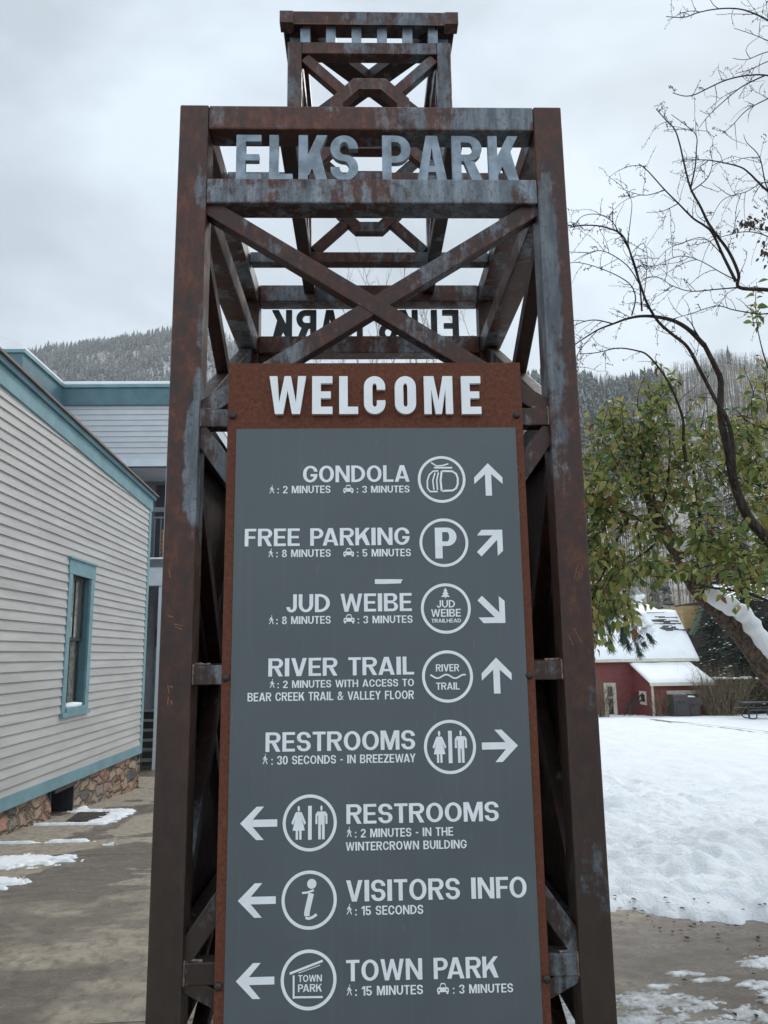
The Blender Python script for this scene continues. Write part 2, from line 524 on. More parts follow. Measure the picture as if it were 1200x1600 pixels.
class MB:
    def __init__(self):
        self.v, self.f = [], []

    def add(self, vs, fs):
        o = len(self.v)
        self.v += [tuple(p) for p in vs]
        self.f += [tuple(i + o for i in f) for f in fs]

    def box(self, a, b):
        x0, y0, z0 = [min(p, q) for p, q in zip(a, b)]
        x1, y1, z1 = [max(p, q) for p, q in zip(a, b)]
        self.add([(x0, y0, z0), (x1, y0, z0), (x1, y1, z0), (x0, y1, z0), (x0, y0, z1), (x1, y0, z1), (x1, y1, z1), (x0, y1, z1)],
                 [(0, 3, 2, 1), (4, 5, 6, 7), (0, 1, 5, 4), (1, 2, 6, 5), (2, 3, 7, 6), (3, 0, 4, 7)])
        return self

    def prism(self, poly, mp, d0, d1):
        """poly: 2D outline (counter-clockwise seen from the front); mp(u, v, d) gives the 3D point at depth d"""
        n = len(poly)
        self.add([mp(u, v, d0) for u, v in poly] + [mp(u, v, d1) for u, v in poly],
                 [tuple(range(n)), tuple(range(2 * n - 1, n - 1, -1))] + [(i, n + i, n + (i + 1) % n, (i + 1) % n) for i in range(n)])
        return self

    def flat(self, poly, mp):
        self.add([mp(u, v, 0) for u, v in poly], [tuple(range(len(poly)))])
        return self

    def tube(self, pts, rad, n=8, cap=True):
        pts = [Vector(p) for p in pts]
        if not hasattr(rad, '__len__'):
            rad = [rad] * len(pts)
        o = len(self.v)
        up = None
        for i, p in enumerate(pts):
            t = (pts[min(i + 1, len(pts) - 1)] - pts[max(i - 1, 0)]).normalized()
            if up is None:
                up = t.orthogonal().normalized()
            up = (up - t * up.dot(t))
            up = up.normalized() if up.length > 1e-6 else t.orthogonal().normalized()
            s = t.cross(up)
            for k in range(n):
                a = 2 * math.pi * k / n
                self.v.append(tuple(p + (up * math.cos(a) + s * math.sin(a)) * rad[i]))
        for i in range(len(pts) - 1):
            for k in range(n):
                a, b = o + i * n + k, o + i * n + (k + 1) % n
                self.f.append((a, b, b + n, a + n))
        if cap:
            self.f.append(tuple(o + k for k in range(n - 1, -1, -1)))
            e = o + (len(pts) - 1) * n
            self.f.append(tuple(e + k for k in range(n)))
        return self

    def bar(self, p0, p1, w, d, side):
        """rectangular bar; d measured along 'side', w across"""
        p0, p1, side = Vector(p0), Vector(p1), Vector(side).normalized()
        t = (p1 - p0).normalized()
        a = side.cross(t).normalized()
        vs = []
        for p in (p0, p1):
            for sa, sb in ((-1, -1), (1, -1), (1, 1), (-1, 1)):
                vs.append(p + a * (w / 2 * sa) + side * (d / 2 * sb))
        self.add(vs, [(0, 1, 2, 3), (7, 6, 5, 4), (0, 4, 5, 1), (1, 5, 6, 2), (2, 6, 7, 3), (3, 7, 4, 0)])
        return self

    def blob(self, c, r, seed=0, sub=2, squash=0.6, rough=0.25):
        bm = bmesh.new()
        bmesh.ops.create_icosphere(bm, subdivisions=sub, radius=1.0)
        vs = []
        for v in bm.verts:
            k = 1 + rough * mnoise.noise(v.co * 1.7 + Vector((seed * 3.1, seed * 1.7, seed)))
            vs.append((c[0] + v.co.x * r[0] * k, c[1] + v.co.y * r[1] * k, c[2] + v.co.z * r[2] * k))
        self.add(vs, [tuple(v.index for v in f.verts) for f in bm.faces])
        bm.free()
        return self

    def build(self, name, mat, parent=None, smooth=False, bevel=0.0, fix=True):
        me = bpy.data.meshes.new(name)
        me.from_pydata(self.v, [], self.f)
        if fix:
            bm = bmesh.new()
            bm.from_mesh(me)
            bmesh.ops.recalc_face_normals(bm, faces=bm.faces)
            bm.to_mesh(me)
            bm.free()
        me.update()
        return link(name, me, mat, parent, smooth, bevel)


def link(name, me, mat, parent=None, smooth=False, bevel=0.0):
    if smooth:
        me.polygons.foreach_set('use_smooth', [True] * len(me.polygons))
    me.materials.append(M[mat] if isinstance(mat, str) else mat)
    o = bpy.data.objects.new(name, me)
    col.objects.link(o)
    if parent is not None:
        o.parent = parent
        o.matrix_parent_inverse = Matrix.Identity(4)
        if parent.type == 'EMPTY':            # vertices are written in world space: cancel the parent's place
            me.transform(Matrix.Translation(-Vector(parent.location)))
    if bevel:
        b = o.modifiers.new('bevel', 'BEVEL')
        b.width = bevel
        b.segments = 2
        b.limit_method = 'ANGLE'
    return o


def sub(o, parent):
    """make an already built world-space mesh a sub-part of a part (same frame as the part)"""
    o.parent = parent
    return o


def np_mesh(name, V, F3, mat, parent=None):
    me = bpy.data.meshes.new(name)
    V = np.asarray(V, np.float32)
    F3 = np.asarray(F3, np.int32)
    me.vertices.add(len(V))
    me.vertices.foreach_set('co', V.ravel())
    me.loops.add(F3.size)
    me.loops.foreach_set('vertex_index', F3.ravel())
    me.polygons.add(len(F3))
    me.polygons.foreach_set('loop_start', np.arange(0, F3.size, 3, dtype=np.int32))
    me.update(calc_edges=True)
    me.validate()
    return link(name, me, mat, parent)


def thing(name, label, cat, loc, group=None):
    o = bpy.data.objects.new(name, None)
    o.empty_display_size = 0.2
    o.location = [float(x) for x in loc]
    col.objects.link(o)
    return tag(o, label, cat, group)


def tag(o, label, cat, group=None):
    o['label'] = label
    o['category'] = cat
    if group:
        o['group'] = group
    return o


def kind(o, k):
    o['kind'] = k
    return o


def lab(o, text):
    o['label'] = text
    return o


# ------------------------------------------------------------------ ground
def gz(D):
    """height of the ground at distance D from the viewer: level at the tower, then falling away"""
    def integ(d, a, b, s):
        return 0 if d <= a else s * (min(d, b) - a)
    return -(integ(D, 3.9, 4.9, 0.035) + integ(D, 4.9, 14, 0.07) + integ(D, 14, 48, 0.046))


def gy(Y):
    return gz(Y - CAM[1])


def sheet(name, mat, xs, ds, zf, smooth=True, keep=None):
    V, idx = [], {}
    for j, d in enumerate(ds):
        for i, x in enumerate(xs):
            V.append((x, CAM[1] + d, zf(x, d)))
    n = len(xs)
    F = [(j * n + i, j * n + i + 1, (j + 1) * n + i + 1, (j + 1) * n + i) for j in range(len(ds) - 1) for i in range(n - 1)
         if keep is None or keep((xs[i] + xs[i + 1]) / 2, (ds[j] + ds[j + 1]) / 2)]
    me = bpy.data.meshes.new(name)
    me.from_pydata(V, [], F)
    if keep:
        bm = bmesh.new()
        bm.from_mesh(me)
        bmesh.ops.delete(bm, geom=[v for v in bm.verts if not v.link_faces], context='VERTS')
        bm.to_mesh(me)
        bm.free()
    me.update()
    return link(name, me, mat, None, smooth)


kind(sheet('plaza', 'wet_concrete', [-40, -12, -8, -5, -3, -2, -1, 0, 1, 2, 3, 5, 9, 14, 30], [-25, -8, -2, 0, 2, 3, 3.9, 4.4, 4.9, 6, 8, 10, 12, 14, 17, 20, 24, 30, 36], lambda x, d: gz(d)), 'structure')


def lerp(a, b, t):
    return a + (b - a) * t


def edge_d(x):
    """where the snow field begins, as a distance, for a place x metres to the right"""
    base = 5.32 - 0.42 * (x - 1.6) if x < 3.4 else 4.56 - 0.1 * (x - 3.4)
    return base + 0.15 * mnoise.noise(Vector((x * 2.6, 1.7, 0))) + 0.08 * mnoise.noise(Vector((x * 8, 4.7, 0))) + 0.035 * mnoise.noise(Vector((x * 24, 2.2, 0)))


def edge_x(d):
    return 1.15 - 0.05 * (d - 5) + 0.12 * mnoise.noise(Vector((3.1, d * 1.2, 0)))


heaps = [(3.05, 6.9, 0.16, 0.75), (3.9, 6.5, 0.17, 0.7), (2.4, 6.2, 0.08, 0.5), (4.6, 7.6, 0.15, 0.9), (3.2, 5.6, 0.06, 0.4), (2.0, 7.6, 0.05, 0.5)]


def snow_z(x, d):
    m = min(d - edge_d(x), (x - edge_x(d)) * 1.5)
    t = max(0.0, min(1.0, m / 0.22))
    rise = 0.075 * (1 - (1 - t) ** 2.2)
    p = Vector((x, d, 0))
    k = 1.0 if d < 16 else 0.6
    h = 0.06 * mnoise.noise(p * 0.8) + 0.055 * mnoise.noise(p * 2.1 + Vector((5, 1, 0))) + 0.06 * mnoise.noise(p * 5.3) + 0.034 * mnoise.noise(p * 11)
    if d < 13:
        h += 0.012 * mnoise.noise(p * 24)
        c = mnoise.voronoi(p * 3.1)[0][0]          # trampled pockets
        h -= 0.07 * max(0, 0.33 - c) / 0.33 * max(0, 0.55 + mnoise.noise(p * 0.6 + Vector((9, 2, 0))))
    for hx, hd, a, r in heaps:
        q = ((x - hx) ** 2 + (d - hd) ** 2) / r ** 2
        if q < 6:
            h += a * math.exp(-q * 1.3)
    return gz(d) + rise + h * t * k - (0.03 if t == 0 else 0)


xs = [1.0 + 0.035 * i for i in range(100)] + [4.5 + 0.12 * i for i in range(70)] + [13 + 0.8 * i for i in range(36)]
ds = [4.3 + 0.035 * i for i in range(100)] + [7.8 + 0.075 * i for i in range(70)] + [13.05 + 0.4 * i for i in range(60)] + [37.5 + i for i in range(60)]
kind(sheet('snow_field', 'snow', xs, ds, snow_z, True, lambda x, d: d > edge_d(x) - 0.03 and x > edge_x(d) - 0.03), 'structure')
kind(sheet('valley_floor', 'snow', [-400, -200, -100, -60, -30, 1.2, 60, 100, 200, 400], [30, 36, 48, 60, 80, 110, 160], lambda x, d: gz(d) - 0.02 - (0.0 if d > 40 else 0.15)), 'structure')

# wet path through the park
mb = MB()
pp = []
for px, py, w in ((1022, 1123, 0.9), (1045, 1127, 1.0), (1075, 1130, 1.0), (1110, 1133, 0.95), (1150, 1138, 0.95), (1210, 1145, 0.9), (1280, 1153, 0.9)):
    r_ = ray(px, py)
    D = 30.0
    for _ in range(30):
        D = (gz(D) + 0.12 - CAM[2]) / r_[2]
    pp.append((CAM[0] + r_[0] * D, D, w))
vs = []
for x, D, w in pp:
    for k in (-1, 1):
        d = D + k * w
        vs.append((x, CAM[1] + d, snow_z(x, D) + 0.05 - 0.046 * (d - D)))
mb.add(vs, [(2 * i, 2 * i + 2, 2 * i + 3, 2 * i + 1) for i in range(len(pp) - 1)])
kind(mb.build('path', 'wet_concrete'), 'structure')


# slab joints
mb = MB()
def joint(x0, d0, x1, d1, w=0.004):
    n = max(2, int(abs(d1 - d0) + abs(x1 - x0)))
    dx, dd = x1 - x0, d1 - d0
    L = math.hypot(dx, dd)
    ox, od = -dd / L * w, dx / L * w
    for i in range(n):
        q = []
        for t, s in ((i / n, -1), ((i + 1) / n, -1), ((i + 1) / n, 1), (i / n, 1)):
            x, d = x0 + dx * t + ox * s, d0 + dd * t + od * s
            q.append((x, CAM[1] + d, gz(d) + 0.004))
        mb.add(q, [(0, 1, 2, 3)])
for d in (3.8, 7.9, 11.3, 15.6):
    joint(-4.0, d - 0.15, 1.0, d + 0.12)
for d in (3.35,):
    joint(1.0, d, 5.0, d + 0.2)
joint(-3.2, 11.4, -3.3, 17.6)
kind(mb.build('paving_joint', 'dark_recess'), 'stuff')


# thin snow and slush left on the paving: ragged sheets with a melting edge
def ground_at(px, py, lift=0.0):
    r_ = ray(px, py)
    D = 10.0
    for _ in range(40):
        D = max(2.0, (gz(D) + lift - CAM[2]) / r_[2])
    return CAM[0] + r_[0] * D, D


def ragged(name, mat, x0, x1, d0, d1, st, spots, h, rough, freq):
    nx, nd = int((x1 - x0) / st), int((d1 - d0) / st)
    fld = np.full((nd + 1, nx + 1), -1.0)
    for j in range(nd + 1):
        for i in range(nx + 1):
            x, d = x0 + i * st, d0 + j * st
            best = -1.0
            for cx, cd, rx, rd, k in spots:
                q = k * (1 - math.hypot((x - cx) / rx, (d - cd) / rd))
                best = max(best, q)
            if best > -0.9:
                p = Vector((x, d * 1.5, 0))
                best += rough * (mnoise.noise(p * freq) + 0.6 * mnoise.noise(p * freq * 2.7) + 0.4 * mnoise.noise(p * freq * 6.5))
            fld[j, i] = best
    V, F, ix = [], [], {}
    def vid(j, i):
        if (j, i) not in ix:
            x, d, f = x0 + i * st, d0 + j * st, fld[j, i]
            z = gz(d) + 0.001 + (h * min(1, max(0, f) * 3.5) ** 0.6 if f > 0 else -0.006)
            z += 0.25 * h * mnoise.noise(Vector((x * 22, d * 22, 1)))* (f > 0)
            ix[(j, i)] = len(V)
            V.append((x, CAM[1] + d, z))
        return ix[(j, i)]
    for j in range(nd):
        for i in range(nx):
            c = [fld[j, i], fld[j, i + 1], fld[j + 1, i + 1], fld[j + 1, i]]
            if max(c) > 0:
                F.append((vid(j, i), vid(j, i + 1), vid(j + 1, i + 1), vid(j + 1, i)))
    me = bpy.data.meshes.new(name)
    me.from_pydata(V, [], F)
    me.update()
    return kind(link(name, me, mat, None, True), 'stuff')


sp = []
for (ax, ay, bx, by, rx, rd) in [(122, 1268, 196, 1267, .10, .12), (196, 1268, 150, 1287, .13, .10), (66, 1289, 152, 1288, .11, .06), (122, 1256, 130, 1268, .07, .12), (150, 1260, 222, 1257, .1, .035)]:
    for k in range(12):
        x, D = ground_at(lerp(ax, bx, k / 11), lerp(ay, by, k / 11))
        sp.append((x, D, rx, rd, 1.0))
for (px, py, rx, rd) in [
                         (30, 1346, 0.45, 0.2), (-15, 1350, 0.4, 0.22), (-2, 1380, 0.20, 0.14), (112, 1315, 0.17, 0.06), (20, 1318, 0.3, 0.03), (228, 1211, 0.3, 0.05), (180, 1320, 0.12, 0.02)]:
    x, D = ground_at(px, py)
    sp.append((x, D, rx * 1.05, rd * 1.2, 1.0))
ragged('snow_patch', 'snow_clump', -5.2, -2.6, 6.2, 11.8, 0.02, sp, 0.022, 0.75, 6.5)
sp = []
for (px, py, rx, rd) in [(1010, 1562, 0.15, 0.07), (1060, 1568, 0.13, 0.06), (985, 1592, 0.2, 0.07), (1065, 1522, 0.06, 0.03), (1130, 1530, 0.04, 0.02), (1192, 1505, 0.08, 0.07), (1185, 1540, 0.07, 0.04),
                         (1170, 1586, 0.07, 0.06), (1110, 1600, 0.14, 0.03), (950, 1610, 0.25, 0.09), (1030, 1542, 0.06, 0.02), (1100, 1532, 0.04, 0.02), (890, 1590, 0.25, 0.14), (1215, 1560, 0.07, 0.05), (1060, 1620, 0.3, 0.05)]:
    x, D = ground_at(px, py)
    sp.append((x, D, rx * 1.2, rd * 1.3, 1.0))
ragged('slush', 'slush', 0.35, 2.6, 2.9, 4.6, 0.008, sp, 0.005, 1.1, 15)
# fallen leaf litter at the snow edge
mb = MB()
for i in range(150):
    x = rnd.uniform(1.5, 4.2)
    d = edge_d(x) + rnd.uniform(-0.5, 0.25) if i % 3 else rnd.uniform(3.2, 5)
    z = (snow_z(x, d) if d > edge_d(x) else gz(d)) + 0.012
    a, s = rnd.uniform(0, 6.28), rnd.uniform(0.012, 0.026)
    ca, sa = math.cos(a) * s, math.sin(a) * s
    Y = CAM[1] + d
    mb.add([(x - ca, Y - sa, z), (x + sa * .5, Y - ca * .5, z + 0.006), (x + ca, Y + sa, z), (x - sa * .5, Y + ca * .5, z + 0.004)], [(0, 1, 2, 3)])
kind(mb.build('leaf_litter', 'leaf_dry', None, False, 0, False), 'stuff')

# ------------------------------------------------------------------ glyphs
def arc(cx, cy, rx, ry, a0, a1, n=7):
    return [(cx + rx * math.cos(R(a0 + (a1 - a0) * i / n)), cy + ry * math.sin(R(a0 + (a1 - a0) * i / n))) for i in range(n + 1)]


def hook(xs_, xe, yo, ye, t, q, rx=None, ry=None):
    """a stroke that runs from x = xs_ along the edge y = yo, turns a round corner and follows the edge x = xe to y = ye"""
    sx, sy = (1 if xe > xs_ else -1), (1 if yo > ye else -1)
    W_, H_ = abs(xe - xs_), abs(yo - ye)
    rx = min(W_, rx if rx else max(0.25 * W_, H_ * 1.02))
    ry = min(H_, ry if ry else W_ * 1.2)
    out = [(0, H_)] + arc(W_ - rx, H_ - ry, rx, ry, 90, 0) + [(W_, 0)]
    irx, iry = max(0.001, rx - t), max(0.001, ry - q)
    inn = [(W_ - t, 0)] + arc(W_ - t - irx, H_ - q - iry, irx, iry, 0, 90) + [(0, H_ - q)]
    p = [(xs_ + sx * u, ye + sy * v) for u, v in out + inn]
    r_ = []
    for a in p:
        if not r_ or abs(a[0] - r_[-1][0]) + abs(a[1] - r_[-1][1]) > 1e-6:
            r_.append(a)
    if abs(r_[0][0] - r_[-1][0]) + abs(r_[0][1] - r_[-1][1]) < 1e-6:
        r_.pop()
    return r_


def rect(a, b, c, d):
    return [(a, b), (c, b), (c, d), (a, d)]


def glyph(ch, w, h, t, q, rx=None, ry=None):
    m_, k = w / 2, dict(rx=rx, ry=ry)
    H = lambda *a: hook(*a, t, q, rx, ry)
    if ch == 'I':
        return [rect(0, 0, w, h)]
    if ch == 'L':
        return [rect(0, 0, t, h), rect(t, 0, w, q)]
    if ch in 'EF':
        g = [rect(0, 0, t, h), rect(t, h - q, w, h), rect(t, h * .5 - q * .45, w * .92, h * .5 + q * .5)]
        return g + ([rect(t, 0, w, q)] if ch == 'E' else [])
    if ch == 'T':
        return [rect(0, h - q, w, h), rect(m_ - t / 2, 0, m_ + t / 2, h - q)]
    if ch == 'H':
        return [rect(0, 0, t, h), rect(w - t, 0, w, h), rect(t, h * .5 - q / 2, w - t, h * .5 + q / 2)]
    if ch == 'O' or ch == '0':
        return [H(m_, w, h, h / 2), H(m_, w, 0, h / 2), H(m_, 0, h, h / 2), H(m_, 0, 0, h / 2)]
    if ch in 'CG':
        g = [H(m_, 0, h, h / 2), H(m_, 0, 0, h / 2), H(m_, w, h, h * .64)]
        if ch == 'C':
            return g + [H(m_, w, 0, h * .36)]
        return g + [H(m_, w, 0, h * .5), rect(m_ * 1.05, h * .5 - q, w - t, h * .5)]
    if ch == 'U':
        return [H(m_, w, 0, h), H(m_, 0, 0, h)]
    if ch == 'J':
        return [H(m_, w, 0, h), H(m_, 0, 0, h * .3)]
    if ch == 'D':
        return [rect(0, 0, t, h), H(t, w, h, h / 2), H(t, w, 0, h / 2)]
    if ch in 'PR':
        lo = h * (.40 if ch == 'P' else .44)
        md = (h + lo) / 2
        g = [rect(0, 0, t, h), H(t, w, h, md), H(t, w, lo, md)]
        if ch == 'R':
            g.append([(w - 1.12 * t, 0), (w, 0), (w * .5 + t * .75, lo), (w * .5 - t * .35, lo)])
        return g
    if ch == 'B':
        md, q2 = h * .52, q * .55
        return [rect(0, 0, t, h), hook(t, w * .95, h, (h + md) / 2, t, q, rx, ry), hook(t, w * .95, md, (h + md) / 2, t, q2, rx, ry),
                hook(t, w, md, md / 2, t, q2, rx, ry), hook(t, w, 0, md / 2, t, q, rx, ry)]
    if ch == 'S':
        a, b = h * .5 - q / 2, h * .5 + q / 2
        return [H(m_, w, h, h * .70), H(m_, 0, h, (h + a) / 2), H(m_, 0, a, (h + a) / 2), H(m_, w, b, b / 2), H(m_, w, 0, b / 2), H(m_, 0, 0, h * .30)]
    if ch == '2':
        return [H(m_, 0, h, h * .70), H(m_, w, h, h * .64), [(0, q), (t * 1.35, q), (w, h * .64), (w - t, h * .64)], rect(0, 0, w, q)]
    if ch == '3':
        md, q2 = h * .51, q * .55
        return [H(m_, 0, h, h * .72), H(m_, w, h, (h + md) / 2), hook(m_, w, md, (h + md) / 2, t, q2), hook(m_, w, md, md / 2, t, q2), H(m_, w, 0, md / 2), H(m_, 0, 0, h * .28)]
    if ch == '5':
        md = h * .62
        return [rect(0, h - q, w * .92, h), rect(0, h * .42, t, h - q), hook(t, w, md, md / 2, t, q), H(m_, w, 0, md / 2), H(m_, 0, 0, h * .28)]
    if ch == '8':
        md, q2 = h * .52, q * .55
        g = []
        for e, i in ((w * .95, 1), (w * .05, -1)):
            g += [hook(m_, e, h, (h + md) / 2, t, q), hook(m_, e, md, (h + md) / 2, t, q2)]
        for e in (w, 0):
            g += [hook(m_, e, md, md / 2, t, q2), hook(m_, e, 0, md / 2, t, q)]
        return g
    if ch == '&':
        md, q2 = h * .55, q * .55
        g = []
        for e in (w * .75, w * .15):
            g += [hook(w * .45, e, h, (h + md) / 2, t * .9, q), hook(w * .45, e, md, (h + md) / 2, t * .9, q2)]
        for e in (w * .8, 0):
            g += [hook(w * .4, e, md, md / 2, t, q2), hook(w * .4, e, 0, md / 2, t, q)]
        return g + [[(w * .82, 0), (w, 0), (w * .86, h * .2), (w * .8, h * .2)], [(w * .81, h * .28), (w * .9, h * .28), (w, h * .5), (w * .84, h * .5)]]
    if ch == '1':
        return [rect(w - t, 0, w, h), [(0, h * .66), (w - t, h * .76), (w - t, h), (w - t * 1.05, h), (0, h * .82)]]
    if ch == 'A':
        a, yi = t * .62, h * .74
        tt = t * 1.06
        g = [[(0, 0), (tt, 0), (m_, yi), (m_, h), (m_ - a, h)], [(w - tt, 0), (w, 0), (m_ + a, h), (m_, h), (m_, yi)]]
        xa = lambda y: tt + (m_ - tt) * y / yi
        b0, b1 = h * .2, h * .2 + q * .9
        return g + [[(xa(b0), b0), (w - xa(b0), b0), (w - xa(b1), b1), (xa(b1), b1)]]
    if ch == 'V':
        a, yi = t * .6, h * .28
        tt = t * 1.08
        return [[(0, h), (m_ - a, 0), (m_, 0), (m_, yi), (tt, h)], [(m_, 0), (m_ + a, 0), (w, h), (w - tt, h), (m_, yi)]]
    if ch == 'W':
        tt, a = t * 1.0, t * .5
        c1, c2 = w * .27, w * .73
        return [[(0, h), (c1 - a, 0), (c1 + a, 0), (m_, h * .62), (m_, h), (m_ - a * .8, h), (c1, h * .30), (tt, h)],
                [(m_, h), (m_, h * .62), (c2 - a, 0), (c2 + a, 0), (w, h), (w - tt, h), (c2, h * .30), (m_ + a * .8, h)]]
    if ch == 'M':
        return [[(0, 0), (t, 0), (t, h * .66), (m_ - t * .42, 0), (m_ + t * .42, 0), (w - t, h * .66), (w - t, 0), (w, 0), (w, h), (w - t * 1.35, h), (m_, h * .36), (t * 1.35, h), (0, h)]]
    if ch == 'N':
        t1 = t * 1.05
        s = h / (w - t1)
        yb = min(h * .7, (w - t1 - t) * s)
        return [[(0, 0), (t, 0), (t, yb), (w - t1, 0), (w, 0), (w, h), (w - t, h), (w - t, h - yb), (t1, h), (0, h)]]
    if ch == 'K':
        aw = 1.12 * t
        s = .44 * h / (w - aw - t)
        lo = lambda x: h - s * (w - x)
        xb = w - aw
        x1 = t + (w - t) * .22                       # the leg leaves the arm here
        x2 = min(x1 + aw * .9, t + (w - t) * .62)
        return [rect(0, 0, t, h), [(t, max(h * .12, lo(t))), (max(t, w - (h * .88) / s) if lo(t) < h * .12 else t + .0001, max(h * .12, lo(t))), (w, h), (w - aw, h), (t, .56 * h)],
                [(xb, 0), (w, 0), (x2, lo(x2)), (x1, lo(x1))]]
    if ch == 'Y':
        y0 = h * .42
        return [rect(m_ - t / 2, 0, m_ + t / 2, y0), [(m_ - t / 2, y0), (m_ + t / 2, y0), (w, h), (w - t * 1.1, h), (m_, h * .62), (t * 1.1, h), (0, h)]]
    if ch == 'Z':
        return [rect(0, 0, w, q), rect(0, h - q, w, h), [(0, q), (t * 1.3, q), (w, h - q), (w - t * 1.3, h - q)]]
    if ch == ':':
        return [rect(0, 0, w, w), rect(0, h * .5, w, h * .5 + w)]
    if ch == '-':
        return [rect(0, h * .36, w, h * .36 + q)]
    return []


GW = dict(A=.80, B=.70, C=.72, D=.74, E=.60, F=.57, G=.77, H=.74, I=.215, J=.52, K=.74, L=.55, M=.90, N=.76, O=.79, P=.66, R=.71, S=.66, T=.62, U=.72, V=.76, W=1.08, Y=.74, Z=.62)
GW.update({'&': .78, '1': .40, ':': .17, '-': .32, ' ': .44})


def text_polys(s, x0, x1, z0, z1, t=.186, q=.146, gap=.088):
    h = z1 - z0
    adv, items = 0.0, []
    for i, ch in enumerate(s):
        w = GW.get(ch, .62)
        items.append((ch, adv, w))
        nx = s[i + 1] if i + 1 < len(s) else ''
        adv += w + (gap if ch != ' ' else 0) - {'PA': .13, 'AV': .13, 'VA': .13, 'AY': .12, 'WA': .10, 'LA': .02, 'RA': .03, 'TA': .10, 'TR': .02, 'LT': .08, 'LL': .01, 'KI': .02, 'RK': .02, 'AR': .02, 'FO': .03}.get(ch + nx, 0)
    tot = adv - gap
    kx = (x1 - x0) / tot
    out = []
    for ch, a, w in items:
        for p in glyph(ch, w, 1.0, t, q):
            out.append([(x0 + (a + u) * kx, z0 + v * h) for u, v in p])
    return out


# ------------------------------------------------------------------ the steel tower
TW, TD, TT = 1.40, 1.50, 0.1045
Z_TOP, Z_TOPB, Z_2T, Z_2B = 3.581, 3.484, 3.2855, 3.189
BARS = [(2.4262, 2.3633), (1.5706, 1.509), (0.6964, 0.6321)]
tower = thing('steel_tower', 'rusty steel frame tower with ELKS PARK lettering on its top band', 'tower', (0, TD / 2, 0))
hx = TW / 2
for (x0, y0, mat) in ((-hx, 0, 'steel_leg_left'), (hx - TT, 0, 'steel_leg_right'), (-hx, TD - TT, 'steel_leg_rear'), (hx - TT, TD - TT, 'steel_leg_rear')):
    MB().box((x0, y0, 0.02), (x0 + TT, y0 + TT, Z_TOP)).build('leg', M[mat], tower, bevel=0.006)
    MB().box((x0 - 0.05, y0 - 0.05, -0.02), (x0 + TT + 0.05, y0 + TT + 0.05, 0.02)).build('base_plate', 'steel_inner', tower, bevel=0.003)


def side_map(k):
    """local frame of side k: u along the side, d inwards, z up"""
    c = Vector((0, TD / 2, 0))
    L = (TW, TD, TW, TD)[k]
    dep = (TD, TW, TD, TW)[k]
    a = k * math.pi / 2
    ux, uy = math.cos(a), math.sin(a)
    ix, iy = -math.sin(a), math.cos(a)
    return L, lambda u, z, d: (c.x + ux * u + ix * (d - dep / 2), c.y + uy * u + iy * (d - dep / 2), z)


def lbox(mp, u0, u1, d0, d1, z0, z1):
    return MB().prism([(u0, z0), (u1, z0), (u1, z1), (u0, z1)], mp, d0, d1)


def lbar(mp, u0, z0, u1, z1, w, d0, d1, cut=None):
    L = math.hypot(u1 - u0, z1 - z0)
    ax, az = -(z1 - z0) / L * w / 2, (u1 - u0) / L * w / 2
    return MB().prism([(u0 - ax, z0 - az), (u1 - ax, z1 - az), (u1 + ax, z1 + az), (u0 + ax, z0 + az)][::1], mp, d0, d1)


ELKS = [('E', 368, 407), ('L', 420, 456.5), ('K', 466, 511), ('S', 516, 559.5), ('P', 597.5, 642), ('A', 652, 698.5), ('R', 707, 754), ('K', 764, 811)]
el_x = []
for ch, a, b in ELKS:
    el_x.append((ch, at(a, 245, -CAM[1])[0], at(b, 245, -CAM[1])[0]))


def letters(mp, mat):
    z0, z1 = Z_2T - 0.001, Z_2T + 0.182
    for ch, a, b in el_x:
        mb = MB()
        t, q, r_ = 0.0335, 0.0265, 0.052
        for p in glyph(ch, b - a, z1 - z0, t, q, min(r_, (b - a) * .62), 0.056):
            mb.prism([(a + u, z0 + v) for u, v in p], mp, 0.012, 0.034)
        mb.build('letter', mat, tower)


for k in range(4):
    L, mp = side_map(k)
    h_ = L / 2
    i_ = h_ - TT - 0.0005
    back = k != 0
    bm_ = 'steel_beam' if not back else 'steel_inner'
    e0, e1 = (0.0, TT) if k in (0, 2) else (0.002, TT - 0.002)
    lbox(mp, -i_, i_, e0 + 0.0015, e1, Z_TOPB, Z_TOP - 0.001).build('top_beam', M['steel_beam'], tower, bevel=0.006)
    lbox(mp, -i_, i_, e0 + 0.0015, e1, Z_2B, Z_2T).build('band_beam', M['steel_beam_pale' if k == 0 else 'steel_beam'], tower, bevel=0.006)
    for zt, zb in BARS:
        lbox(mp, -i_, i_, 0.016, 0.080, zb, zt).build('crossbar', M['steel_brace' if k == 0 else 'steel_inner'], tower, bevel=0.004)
    spans = [(Z_2B, BARS[0][0]), (BARS[0][1], BARS[2][0]), (BARS[2][1], 0.06)]
    for n_, (zt, zb) in enumerate(spans):
        bw = 0.062
        if n_ == 2:
            bw = 0.05
        c_ = 0.012
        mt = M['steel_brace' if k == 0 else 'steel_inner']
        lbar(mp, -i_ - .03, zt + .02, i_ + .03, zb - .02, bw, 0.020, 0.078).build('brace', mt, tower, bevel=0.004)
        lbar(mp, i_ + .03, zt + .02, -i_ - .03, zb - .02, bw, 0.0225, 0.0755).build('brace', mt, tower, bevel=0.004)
    if k in (1, 2, 3):
        wpl = 0.5 if k == 2 else 0.535
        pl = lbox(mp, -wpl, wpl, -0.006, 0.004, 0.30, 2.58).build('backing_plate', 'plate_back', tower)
        if k == 2:
            lab(pl, 'rusty plate that closes the far side of the frame')
_, mp0 = side_map(0)
